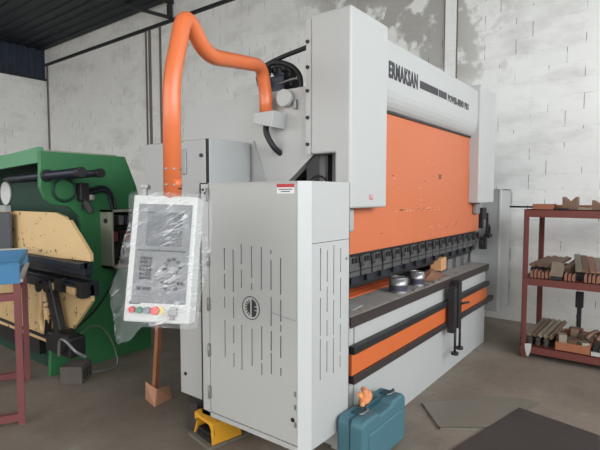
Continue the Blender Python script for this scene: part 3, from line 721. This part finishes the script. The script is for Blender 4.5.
# switch box
b = MB(); b.box(2.34, 2.36, 3.917, 4.10, .89, 1.42); b.box(2.34, 2.80, 3.917, 4.10, .89, .91); b.box(2.34, 2.80, 3.917, 4.10, 1.40, 1.42); b.box(2.78, 2.80, 3.917, 4.10, .89, 1.42)
sb = b.build('switch_box', M['boxgrey'], gp)
b = MB(); b.box(2.36, 2.78, 4.06, 4.09, .91, 1.40); b.build('mounting_plate', M['slot'], sb)
for k, z in enumerate((1.28, 1.13, .98)):
    for j in range(6):
        b = MB(); b.box(2.38 + j * .062, 2.428 + j * .062, 3.955, 4.06, z, z + .085, .004); b.build('contactor', M[('black', 'steel', 'slot')[(j + k) % 3] if k != 1 else ('contactred', 'black')[j % 2]], sb)
b = MB(); b.cyl((2.34, 4.0, 1.32), (2.325, 4.0, 1.32), .022, 12); b.build('knob', M['black'], sb)
# levers and dark gear at the front corner
b = MB(); b.tube(spline([(1.80, 4.10, .82), (1.78, 4.05, .74), (1.78, 4.07, .62), (1.79, 4.10, .52), (1.79, 4.06, .42), (1.79, 3.99, .50), (1.78, 3.97, .64), (1.79, 4.02, .76), (1.80, 4.08, .82)]), .026, 10); b.build('hand_lever', M['cream'], gp)
b = MB(); b.cyl((1.83, 4.06, .80), (1.75, 4.06, .80), .045, 16); b.cyl((1.83, 3.92, .82), (1.75, 3.92, .82), .05, 16); b.build('lever_pivot', M['black'], gp)
b = MB(); b.bar((1.79, 3.93, .86), (1.80, 3.76, .40), .06, .09, 0, .01); b.bar((1.79, 3.98, .55), (1.80, 4.02, .40), .05, .06, 0, .01); b.build('link_arm', M['black'], gp)
b = MB(); b.box(1.78, 1.92, 3.62, 4.02, .27, .44, .02); b.cyl((1.80, 3.72, .38), (1.80, 3.72, .38), .01, 6); b.cyl((1.74, 3.72, .40), (1.86, 3.72, .40), .09, 18); b.build('gear_housing', M['rubber'], gp)
b = MB(); b.cyl((1.85, 4.0, .335), (1.85, 6.3, .345), .014, 8); b.build('linkage_rod', M['black'], gp)
b = MB(); b.box(1.90, 2.1, 4.4, 6.6, .12, .285); b.build('bed_base', M['black'], gp)
b = MB(); b.box(1.95, 2.24, 4.2, 6.6, 0, .3); b.build('base_box', M['darkgreen'], gp)
b = MB(); b.tube(spline([(1.75, 3.74, .36), (1.82, 3.80, .42), (1.95, 3.80, .40), (2.1, 3.88, .42), (2.25, 3.95, .36), (2.33, 3.92, .2), (2.34, 3.88, .02), (2.22, 3.86, .008), (2.06, 3.93, .008)]), .006, 8); b.build('grey_cable', M['steel'], gp)
b = MB(); b.tube(spline([(2.46, 4.02, .94), (2.42, 4.04, .75), (2.25, 4.05, .52), (2.05, 4.02, .40), (1.93, 3.95, .38)]), .008, 8); b.build('black_cable', M['rubber'], gp)
b = MB(); b.tube(spline([(1.74, 3.70, .30), (1.73, 3.66, .42), (1.74, 3.60, .44), (1.78, 3.52, .36), (1.85, 3.5, .30)]), .012, 8); b.build('hydraulic_pipe', M['steel'], gp)

# ------------------------------------------------------------------ maroon work stand with blue tray (turned 25 degrees)
U = Vector((.906, -.423, 0)); V = Vector((.423, .906, 0))
ws = thing('work_stand', (1.343, 3.412, 0), 'maroon painted steel stand of square tube at the left edge', 'stand')
def wpt(u, v, z): return Vector((1.343, 3.412, 0)) + U * u + V * v + Vector((0, 0, z))
LT = .042; SH = .965
for u, v in ((0, 0), (0, .875), (-1.3, 0), (-1.3, .875)):
    b = MB(); b.bar(wpt(u, v, 0), wpt(u, v, SH), LT, LT, math.radians(-25)); b.build('leg', M['maroon'], ws)
for v in (0, .875):
    b = MB(); b.bar(wpt(-1.3 + .02, v, .05), wpt(-.02, v, .05), .04, .05); b.build('foot_rail', M['maroon'], ws)
    b = MB(); b.bar(wpt(-1.3 + .02, v, .875), wpt(-.02, v, .875), .04, .05); b.build('top_rail', M['maroon'], ws)
b = MB(); b.bar(wpt(0, .02, .94), wpt(0, .855, .94), .035, .045); b.build('end_rail', M['maroon'], ws)
tr = thing('steel_tray', (1.343, 3.412, SH), 'open blue steel tray with worn whitish rim lying on the maroon stand', 'tray')
def prism_uv(b, quad_, z0, z1):
    b.prism([wpt(u, v, z0) for u, v in quad_], (0, 0, z1 - z0), .002)
TH = .135
b = MB(); prism_uv(b, ((-1.4, -.03), (.02, -.03), (.02, -.018), (-1.4, -.018)), SH, SH + TH); b.build('front_side', M['blue'], tr)
b = MB(); prism_uv(b, ((-1.4, .90), (.03, .90), (.03, .912), (-1.4, .912)), SH, SH + TH); b.build('back_side', M['blue'], tr)
b = MB(); prism_uv(b, ((-1.4, -.018), (.02, -.018), (.03, .90), (-1.4, .90)), SH, SH + .01); b.build('bottom', M['slate'], tr)
b = MB(); prism_uv(b, ((-1.4, .885), (.03, .885), (.03, .925), (-1.4, .925)), SH + TH, SH + TH + .012); b.build('back_rim', M['rimwhite'], tr)
b = MB(); prism_uv(b, ((-1.4, -.04), (.02, -.04), (.02, -.012), (-1.4, -.012)), SH + TH, SH + TH + .008); b.build('front_rim', M['blue'], tr)
b = MB(); b.bar(wpt(.02, -.01, SH + TH - .01), wpt(.025, .89, SH + TH - .01), .02, .014); b.build('end_bar', M['blue'], tr)
b = MB(); b.bar(wpt(.02, -.01, SH + .015), wpt(.025, .89, SH + .015), .03, .02); b.build('end_bar', M['rimwhite'], tr)
# ------------------------------------------------------------------ items on the floor
# block by the green machine
b = MB(); T = Matrix.Translation((1.955, 3.86, 0)) @ Matrix.Rotation(math.radians(-52), 4, 'Z')
b.box(-.09, .09, -.10, .10, 0, .145, .006, T); bl = b.build('block', M['block'])
b = MB(); 
for k in range(3): b.box(.088, .092, -.07 + k * .05, -.04 + k * .05, .03, .11, 0, T)  # dark patches stand in for the shade inside the end slots
b.build('slot_shade', M['slot'], bl); tag(bl, 'small grey brown block standing on the floor by the green machine', 'block')
# plank and folded cardboard
b = MB(); b.bar((2.10, 2.985, .01), (2.075, 2.865, .72), .05, .03, math.radians(30), .003)
pk = b.build('wooden_plank', M['brownwood']); tag(pk, 'narrow reddish brown plank standing upright in the folded cardboard', 'plank')
b = MB()
def sheet3(b, pts, th):
    n = (Vector(pts[1]) - Vector(pts[0])).cross(Vector(pts[2]) - Vector(pts[0])).normalized() * th
    b.prism(pts, n)
sheet3(b, [(2.085, 3.07, .0), (2.042, 2.90, 0), (2.06, 2.90, .13), (2.05, 3.02, .16)], .004)
sheet3(b, [(2.042, 2.90, 0), (2.22, 2.93, 0.0), (2.21, 2.96, .09), (2.06, 2.90, .13)], .004)
sheet3(b, [(2.085, 3.07, .002), (2.22, 3.05, .002), (2.22, 2.93, .002), (2.042, 2.90, .002)], .004)
tag(b.build('cardboard_piece', M['card']), 'folded piece of brown cardboard on the floor under the plank', 'cardboard')
# foot pedal
fp = thing('foot_pedal', (2.0, 2.2, 0), 'yellow hooded foot pedal on the floor under the white guard cabinet', 'foot pedal')
FT = frame_T((1.880, 2.140, 0), (.98, -.2, 0), (.2, .98, 0))
b = MB(); b.box(-.005, .30, -.02, .245, 0, .018, .004, FT); b.build('base', M['sheet'], fp)
b = MB()
prof = [(.035, .150), (.07, .158), (.15, .150), (.22, .11), (.245, .02)]
inner = [(x - .002, z - .009) for x, z in prof]
for (a0, a1), (c0, c1) in zip(zip(prof, prof[1:]), zip(inner, inner[1:])):
    b.prism([FT @ Vector((x, .008, z)) for x, z in (a0, a1, c1, c0)], FT.to_3x3() @ Vector((0, .215, 0)))
for v0 in (.0, .222):
    b.prism([FT @ Vector((x, v0, z)) for x, z in ((.03, .018), (.05, .09), (.035, .149), (.07, .157), (.15, .149), (.22, .11), (.245, .018))], FT.to_3x3() @ Vector((0, .009, 0)))
b.prism([FT @ Vector((x, v, z)) for x, v, z in ((.036, .0, .151), (.036, .23, .151), (.036, .23, .10), (.036, .19, .125), (.036, .05, .128), (.036, .03, .10), (.036, .02, .018), (.036, .0, .018))], FT.to_3x3() @ Vector((.006, 0, 0)))
b.build('hood', M['yellow'], fp)
b = MB(); b.box(.03, .20, .03, .20, .018, .045, .006, FT); b.box(.035, .15, .045, .185, .045, .075, .006, FT); b.build('treadle', M['rubber'], fp)
b = MB(); sheet3(b, [(1.985, 2.47, 0), (1.975, 2.37, 0), (1.994, 2.37, .19), (1.996, 2.44, .17)], .004)  # leaning sheet coloured dark to give the brown shading behind the pedal
tag(b.build('steel_offcut', M['sheetdark']), 'sheet leaning against the lower cabinet, dark brown for the shading behind the yellow pedal', 'steel plate')
# steel sheets
b = MB(); P4 = [(3.273, 1.36), (2.98, 1.11), (3.161, .873), (3.795, .66), (3.80, .86)]
b.prism([(x, y, .012) for x, y in P4], (0, 0, .003)); b.prism([(2.985, 1.112, 0), (3.163, .875, 0), (3.168, .879, .0), (2.99, 1.116, 0)], (0, 0, .015))
b.prism([(3.273, 1.36, 0), (2.98, 1.11, 0), (2.984, 1.106, 0), (3.277, 1.356, 0)], (0, 0, .014))
tag(b.build('steel_sheet', M['sheet']), 'pale thin bent steel sheet on the floor, partly under the darker sheet', 'steel sheet')
b = MB(); b.prism([(3.612, .764, .016), (3.523, .262, .004), (3.05, .20, .004), (2.60, .98, .016)], (0, 0, .004))
tag(b.build('steel_sheet', M['sheetdark']), 'dark flat steel sheet nearest the camera at the lower right', 'steel sheet')

# tool case standing against the bed
tc = thing('tool_case', (2.5, 1.33, 0), 'teal plastic power tool case standing on the floor against the white bed', 'tool case')
b = MB()
cx0, cx1, cy0, cy1, cz = 2.18, 2.715, 1.235, 1.405, .315
b.prism([(x, cy0, z) for x, z in ((cx0, .02), (cx1 - .015, .02), (cx1, .05), (cx1, cz - .03), (cx1 - .03, cz), (cx1 - .17, cz), (cx1 - .19, cz - .022), (cx0 + .20, cz - .022), (cx0 + .17, cz), (cx0 + .02, cz), (cx0, cz - .03))], (0, cy1 - cy0, 0), .014)
body = b.build('body', M['teal'], tc)
b = MB(); b.box(cx0 + .06, cx1 - .06, cy0 - .008, cy0 + .01, .05, .235, .012); b.build('raised_panel', M['teal'], body)
b = MB(); b.box(cx0 - .002, cx1 + .003, (cy0 + cy1) / 2 - .004, (cy0 + cy1) / 2 + .004, .03, cz + .002); b.build('seam', M['tealdark'], body)
b = MB(); b.tube(arc_path([(cx0 + .19, 1.325, cz - .02), (cx0 + .19, 1.325, cz + .006), (cx1 - .19, 1.325, cz + .006), (cx1 - .19, 1.325, cz - .02)], .02, 5), .011, 10); b.build('handle', M['tealdark'], tc)
for x in (cx0 + .08, cx1 - .12):
    b = MB(); b.box(x, x + .07, 1.29, 1.36, cz - .004, cz + .008, .004); la = b.build('latch', M['tealdark'], tc)
    b = MB(); b.tube(spline([(x - .01, 1.30, cz + .01), (x + .01, 1.285, cz + .014), (x + .06, 1.285, cz + .014), (x + .085, 1.30, cz + .01)]), .005, 8); b.build('clasp', M['steel'], la)
for z in (.075, .225):
    b = MB(); b.cyl((cx1 - .002, 1.35, z), (cx1 + .02, 1.35, z), .013, 12); b.cyl((cx1 + .02, 1.35, z), (cx1 + .034, 1.35, z), .019, 12); b.build('foot', M['rubber'], tc)
# orange glove on the case
def glove():
    b = MB(); base = Vector((2.405, 1.35, cz - .006))
    b.tube(spline([base + Vector(p) for p in ((-.03, .01, .018), (-.01, .0, .03), (.02, -.005, .045), (.03, 0, .06))], 4), .026, 10, radii=None)
    for dx, dy, h, lx in ((-.026, .014, .070, -.014), (-.006, -.004, .088, .004), (.012, .010, .092, -.004), (.028, -.006, .066, .012)):
        b.tube(spline([base + Vector(p) for p in ((dx * .6, dy, .03), (dx, dy, .06), (dx + lx * .5, dy + .004, h), (dx + lx, dy + .012, h * .85 + .004))], 4), .017, 8)
    b.tube(spline([base + Vector(p) for p in ((-.03, -.005, .03), (-.05, -.01, .035), (-.058, -.012, .018))], 4), .014, 8)
    return b.build('work_glove', M['glove'])
tag(glove(), 'crumpled orange work glove lying on top of the teal tool case', 'glove')

# ------------------------------------------------------------------ things on the press table
TZ = .835
def tin(x, y, r, h, label):
    t = thing('tin_can', (x, y, TZ), label, 'tin can', 'tin cans on the press table')
    b = MB(); b.cyl((x, y, TZ), (x, y, TZ + h), r, 32); b.build('body', M['tin'], t)
    b = MB(); b.tube([(x, y, TZ + h * .16), (x, y, TZ + h * .52)], r + .001, 32, cap=False); b.build('printed_label', M['tinlabel'], t)
    b = MB(); b.ring((x, y, TZ + h), (0, 0, 1), r - .001, .004, 32, 6); b.build('rim', M['chrome'], t)
    b = MB(); b.ring((x, y, TZ + .004), (0, 0, 1), r - .001, .004, 32, 6); b.build('bottom_rim', M['chrome'], t)
    b = MB(); b.cyl((x, y, TZ + h - .004), (x, y, TZ + h + .001), r * .86, 28); b.build('lid', M['tin'], t)
    return t
tin(3.21, 1.533, .068, .108, 'wider printed tin can on the press table, nearest the white cabinet')
tin(3.545, 1.53, .056, .108, 'narrower tin can on the press table, beside the brown rag')
b = MB(); N = 22; rows = []
import mathutils
for j in range(N):
    row = []
    for i in range(N):
        u, v = i / (N - 1) - .5, j / (N - 1) - .5
        h = max(0, 1 - (u * u + v * v) * 3.6); z = TZ + .004 + h * (.055 + .05 * mathutils.noise.noise(Vector((u * 7, v * 7, 2.2))))
        row.append(b.bm.verts.new((3.93 + u * .40 + .02 * mathutils.noise.noise(Vector((v * 5, u, 0))), 1.575 + v * .17, max(TZ + .003, z))))
    rows.append(row)
for j in range(N - 1):
    for i in range(N - 1): f = b.bm.faces.new((rows[j][i], rows[j][i + 1], rows[j + 1][i + 1], rows[j + 1][i])); f.smooth = True
tag(b.build('rag', M['ragbrown']), 'crumpled oily brown rag on the press table under the wood block', 'rag')
b = MB(); b.box(-.08, .08, -.05, .05, 0, .11, .004, Matrix.Translation((4.10, 1.57, TZ + .052)) @ Matrix.Rotation(.1, 4, 'Z'))
wb = b.build('wood_block', M['wood'])
b = MB()
for k in range(5): b.box(-.05 + k * .022, -.038 + k * .022, -.0508, -.05, .04 + (k % 2) * .03, .055 + (k % 2) * .03, 0, Matrix.Translation((4.10, 1.57, TZ + .052)) @ Matrix.Rotation(.1, 4, 'Z'))
b.build('stain', M['brownwood'], wb); tag(wb, 'pale wooden block resting on the brown rag on the press table', 'wood block')
random.seed(5)
first = None
for k in range(14):
    x, y = random.uniform(3.30, 3.78), random.uniform(1.437, 1.475); r = random.uniform(.008, .014)
    if first is None:
        b = MB(); b.ring((0, 0, .004), (0, 0, 1), .010, .004, 12, 6); first = b.build('metal_washer', M['steel']); o = first
    else:
        o = first.copy(); COL.objects.link(o)
    o.location = (x, y, TZ); tag(o, 'tiny grey steel washer scattered on the front edge of the press table', 'washer', 'washers strewn on the press table')
b = MB(); b.prism([(2.50, 1.50, TZ), (2.66, 1.52, TZ), (2.62, 1.62, TZ), (2.48, 1.66, TZ)], (0, 0, .004))
tag(b.build('metal_plate', M['grey_cab']), 'pale metal plate on the press table beside the guard cabinet', 'metal plate')

# ------------------------------------------------------------------ red shelf rack at the right
SX0, SX1, SY0, SY1 = 4.846, 5.60, 1.03, -.35
rk = thing('shelf_rack', (5.2, .4, 0), 'red oxide angle iron shelf rack with three shelves at the right', 'shelf rack')
def post(x, y, dark=False):
    sx = 1 if x < 5.2 else -1; sy = -1 if y > .3 else 1
    b = MB()
    x0, x1 = sorted((x, x + sx * .045)); y0, y1 = sorted((y, y + sy * .046))
    xa, xb = (x0, x0 + .006) if sx > 0 else (x1 - .006, x1); ya, yb = (y1 - .006, y1) if sy < 0 else (y0, y0 + .006)
    b.box(xa, xb, y0, y1, 0, 1.42); b.box(x0, x1, ya, yb, 0, 1.42)
    return b.build('post', M['shelfred'], rk)
for x in (SX0, SX1):
    for y in (SY0, SY1): post(x, y)
SHELF = (1.42, .775, .125)
for z in SHELF:
    b = MB(); b.box(SX0 - .004, SX0 + .002, SY1, SY0, z - .072, z); b.box(SX0 - .004, SX0 + .05, SY1, SY0, z - .006, z); b.build('front_beam', M['shelfred'], rk)
    b = MB(); b.box(SX1 - .05, SX1, SY1, SY0, z - .072, z); b.build('rear_beam', M['shelfred'], rk)
    b = MB(); b.box(SX0, SX1, SY0 - .006, SY0, z - .06, z); b.build('side_beam', M['shelfred'], rk)
    b = MB(); b.box(SX0 + .01, SX1 - .01, SY1 + .01, SY0 - .01, z - .012, z - .001); b.build('shelf_board', M['shelfdark'], rk)
b = MB(); b.prism([(SX0 - .012, .99, .14), (SX0 - .012, .93, .145), (SX0 - .02, .935, .07), (SX0 - .02, .955, .02), (SX0 - .016, .975, .03), (SX0 - .016, .985, .09)], (.006, 0, 0)); tag(b.build('paper_scrap', M['rimwhite']), 'torn whitish scrap hanging from the lowest shelf at the front post', 'paper scrap')

# top shelf
z = SHELF[0]
b = MB(); b.box(4.87, 5.05, .79, .965, z, z + .05, .003); tag(b.build('wood_board', M['brownwood']), 'brown wooden board on the top shelf above the front post', 'board')
b = MB(); b.prism([(4.87, .785, z), (4.87, .67, z), (4.99, .66, z), (5.0, .78, z)], (0, 0, .014), .003); tag(b.build('steel_bracket', M['slot']), 'thin dark steel plate on the top shelf between board and V block', 'steel plate')
def v_block(y, h, label, wd=.12):
    b = MB(); w2 = wd / 2
    b.prism([(4.90, y - w2, z), (4.90, y + w2, z), (4.90, y + w2, z + h), (4.90, y + w2 * .8, z + h), (4.90, y + .004, z + h * .62), (4.90, y - .004, z + h * .62), (4.90, y - w2 * .8, z + h), (4.90, y - w2, z + h)], (.14, 0, 0), .003)
    return tag(b.build('v_block', M['rust']), label, 'V block', 'V blocks on the top shelf')
v_block(.662, .118, 'rusty steel V block on the top shelf, right of the dark plate')
v_block(.425, .088, 'rusty steel V block on the top shelf, cut off by the picture edge', .13)
b = MB(); b.box(4.88, 5.0, .49, .60, z, z + .022, .004); tag(b.build('steel_bar', M['rustgrey']), 'low grey steel bar on the top shelf between the two V blocks', 'steel bar')
b = MB(); b.bar((5.2, -.3, z + .02), (5.2, .98, z + .02), .05, .035, 0, .003); tag(b.build('steel_bar', M['brownwood']), 'long brown bar lying along the back of the top shelf', 'steel bar')
b = MB(); b.cyl((5.35, -.3, z + .012), (5.35, 1.28, z + .012), .010, 10); tag(b.build('steel_rod', M['black']), 'thin dark rod on the top shelf sticking out past its left end', 'rod')
b = MB(); b.cyl((5.42, -.3, z + .008), (5.42, 1.28, z + .008), .008, 10); tag(b.build('steel_rod', M['steel']), 'thin grey rod behind the dark one, sticking out of the top shelf', 'rod')

# middle shelf: a row of small punches, plates and bars
z = SHELF[1]; random.seed(9)
proto = None; ys = [.955 - i * .0315 for i in range(18)]
for i, y in enumerate(ys):
    if .70 < y < .79 or .545 < y < .60: continue
    if proto is None:
        b = MB(); b.prism([(0, -.0115, 0), (0, .0115, 0), (0, .0115, .05), (0, .004, .07), (0, -.004, .07), (0, -.0115, .05)], (.11, 0, 0), .001); proto = b.build('small_punch', M['rustpink']); o = proto
    else: o = proto.copy(); COL.objects.link(o)
    o.location = (4.87 + random.uniform(-.003, .004), y, z); o.scale = (1, 1, random.uniform(.85, 1.1))
    tag(o, 'small reddish steel punch standing in the row along the middle shelf front', 'punch', 'punches in a row on the middle shelf')
def steel_bar(x0, y0, z0, x1, y1, z1, w_, h_, mat, label, grp, roll=0.0, name='steel_bar', cat='steel bar'):
    b = MB(); b.bar((x0, y0, z0), (x1, y1, z1), w_, h_, roll, .002); return tag(b.build(name, M[mat]), label, cat, grp)
b = MB(); b.prism([(4.86, .80, z + .035), (4.86, .695, z + .03), (4.93, .69, z + .15), (4.93, .79, z + .16)], (.01, 0, -.008)); tag(b.build('steel_plate', M['rustgrey']), 'pale grey steel plate propped on the middle shelf over a dark block', 'steel plate')
b = MB(); b.box(4.84, 4.99, .70, .79, z, z + .03, .003); tag(b.build('steel_block', M['slot']), 'dark steel block under the pale plate on the middle shelf', 'steel block')
g = 'bars piled at the left end of the middle shelf'
L4 = ['rusty bar on the middle shelf, leftmost of the pile by the front post', 'rusty bar on the middle shelf, second from the front post', 'rusty bar on the middle shelf, third from the front post', 'rusty bar on the middle shelf, fourth from the front post']
for k in range(4):
    steel_bar(4.95, .97 - k * .055, z + .105, 5.5, .90 - k * .055, z + .13 + .008 * (k % 2), .05, .022, 'rust', L4[k], g, .25)
steel_bar(4.99, .95, z + .04, 5.5, .78, z + .04, .09, .08, 'slot', 'thick dark bar under the rusty bars at the left of the middle shelf', None, 0)
steel_bar(5.0, .86, z + .03, 5.0, .63, z + .03, .04, .06, 'slot', 'dark bar behind the row of punches on the middle shelf', None, 0)
g = 'wide flat bars leaning on the middle shelf'
L5 = ['wide flat bar leaning on the middle shelf, leftmost of five', 'wide flat bar leaning on the middle shelf, second of five', 'wide flat bar leaning on the middle shelf, middle of five', 'wide flat bar leaning on the middle shelf, fourth of five', 'wide flat bar leaning on the middle shelf, cut off by the picture edge']
for k in range(5):
    steel_bar(4.93, .575 - k * .056, z + .088, 5.5, .66 - k * .056, z + .175 - k * .008, .053, .016, ('rustgrey', 'rust', 'rustpink', 'rustgrey', 'rust')[k], L5[k], g, 0)
steel_bar(5.47, .70, z + .035, 5.47, .35, z + .035, .06, .07, 'rust', 'heavy rusty bar at the back of the middle shelf under the flat bars', None)
steel_bar(5.0, .60, z + .03, 5.0, .34, z + .03, .05, .06, 'slot', 'dark bar behind the punches at the right of the middle shelf', None)
steel_bar(5.05, .69, z + .07, 5.5, .64, z + .12, .06, .05, 'rust', 'short rusty bar between the pale plate and the flat bars', None)

# bottom shelf
z = SHELF[2]
g = 'long bars on the bottom shelf'
names_ = ['first', 'second', 'third', 'fourth', 'fifth']
for k in range(5):
    steel_bar(4.88, .96 - k * .045, z + .098, 5.5, .94 - k * .048, z + .118, .038, .028, ('rustgrey', 'rust', 'rustgrey', 'rustgrey', 'rust')[k], 'grey bar on top at the left of the bottom shelf, %s from the front post' % names_[k], g, .2 * k)
pr = None
for k in range(6):
    if pr is None: b = MB(); b.cyl((0, 0, .02), (.6, 0, .02), .019, 12); pr = b.build('round_bar', M['barend']); o = pr
    else: o = pr.copy(); COL.objects.link(o)
    o.location = (4.88, .955 - (k % 3) * .068, z + (0 if k < 3 else .039)); tag(o, 'dark round bar end under the grey bars on the bottom shelf', 'round bar', 'round bars on the bottom shelf')
ot = thing('tray', (5.0, .62, z), 'orange steel tray of scrap on the bottom shelf', 'tray')
b = MB(); b.box(4.862, 4.87, .46, .735, z, z + .075, .002); b.build('front', M['orangetray'], ot)
b = MB(); b.box(5.4, 5.41, .46, .735, z, z + .075); b.build('back', M['orangetray'], ot)
for y in (.46, .727): b = MB(); b.box(4.87, 5.4, y, y + .008, z, z + .075); b.build('side', M['orangetray'], ot)
b = MB(); b.box(4.87, 5.4, .468, .727, z, z + .006); b.build('bottom', M['orangetray'], ot)
random.seed(21)
desc = ['tallest rusty scrap piece at the left of the orange tray', 'dark scrap piece in the middle of the orange tray', 'grey slanted scrap piece at the right of the orange tray', 'brown scrap block at the back of the orange tray', 'flat reddish scrap piece across the back of the orange tray', 'dark scrap piece behind the tallest one in the orange tray', 'grey scrap piece behind the slanted one in the orange tray']
for k, (x, y, h, mt, a) in enumerate(((4.93, .69, .13, 'rustgrey', .2), (4.95, .605, .09, 'rust', -.3), (4.93, .512, .085, 'rustgrey', .5), (5.14, .62, .15, 'rust', .1), (5.28, .60, .11, 'shelfred', 0.0), (5.0, .655, .10, 'barend', .9), (5.08, .53, .12, 'rustgrey', -.7))):
    b = MB(); b.prism([(-.045, -.04, 0), (.05, -.035, 0), (.055, .03, 0), (.01, .045, 0), (-.05, .03, 0)], (.02, .0, h), .006)
    o = b.build('scrap_piece', M[mt]); o.location = (x, y, z + .007); o.rotation_euler = (0, 0, a); tag(o, desc[k], 'scrap metal', 'scrap metal in the orange tray')
wt = thing('tray', (5.0, .36, z), 'whitish steel tray at the right end of the bottom shelf', 'tray')
b = MB(); b.box(4.862, 4.87, .2, .45, z, z + .035); b.build('front', M['rimwhite'], wt)
b = MB(); b.box(4.87, 5.3, .2, .45, z, z + .006); b.build('bottom', M['rimwhite'], wt)
d3 = ['dark bar in the whitish tray, left of three', 'dark bar in the whitish tray, middle of three', 'dark bar in the whitish tray, cut by the picture edge']
for k in range(3):
    steel_bar(4.89, .42 - k * .05, z + .04, 5.3, .41 - k * .05, z + .06, .04, .05, 'slot' if k != 1 else 'rust', d3[k], 'bars in the whitish tray')
d4 = ['curved rusty offcut heaped above the whitish tray, left', 'curved rusty offcut heaped above the whitish tray, right']
for k in range(2):
    b = MB(); b.tube(spline([(4.95, .50 - k * .08, z + .12), (5.0, .47 - k * .08, z + .155), (5.1, .44 - k * .08, z + .16), (5.25, .43 - k * .08, z + .12), (5.3, .43 - k * .08, z + .09)]), .022, 8)
    tag(b.build('steel_offcut', M['rust']), d4[k], 'scrap metal', 'curved offcuts')
b = MB(); b.box(5.44, 5.47, .60, .64, z + .0, .50, .006); b.box(5.43, 5.48, .585, .655, .42, .585, .01)
tag(b.build('steel_post', M['rubber']), 'upright black tool standing at the back of the bottom shelf', 'tool')
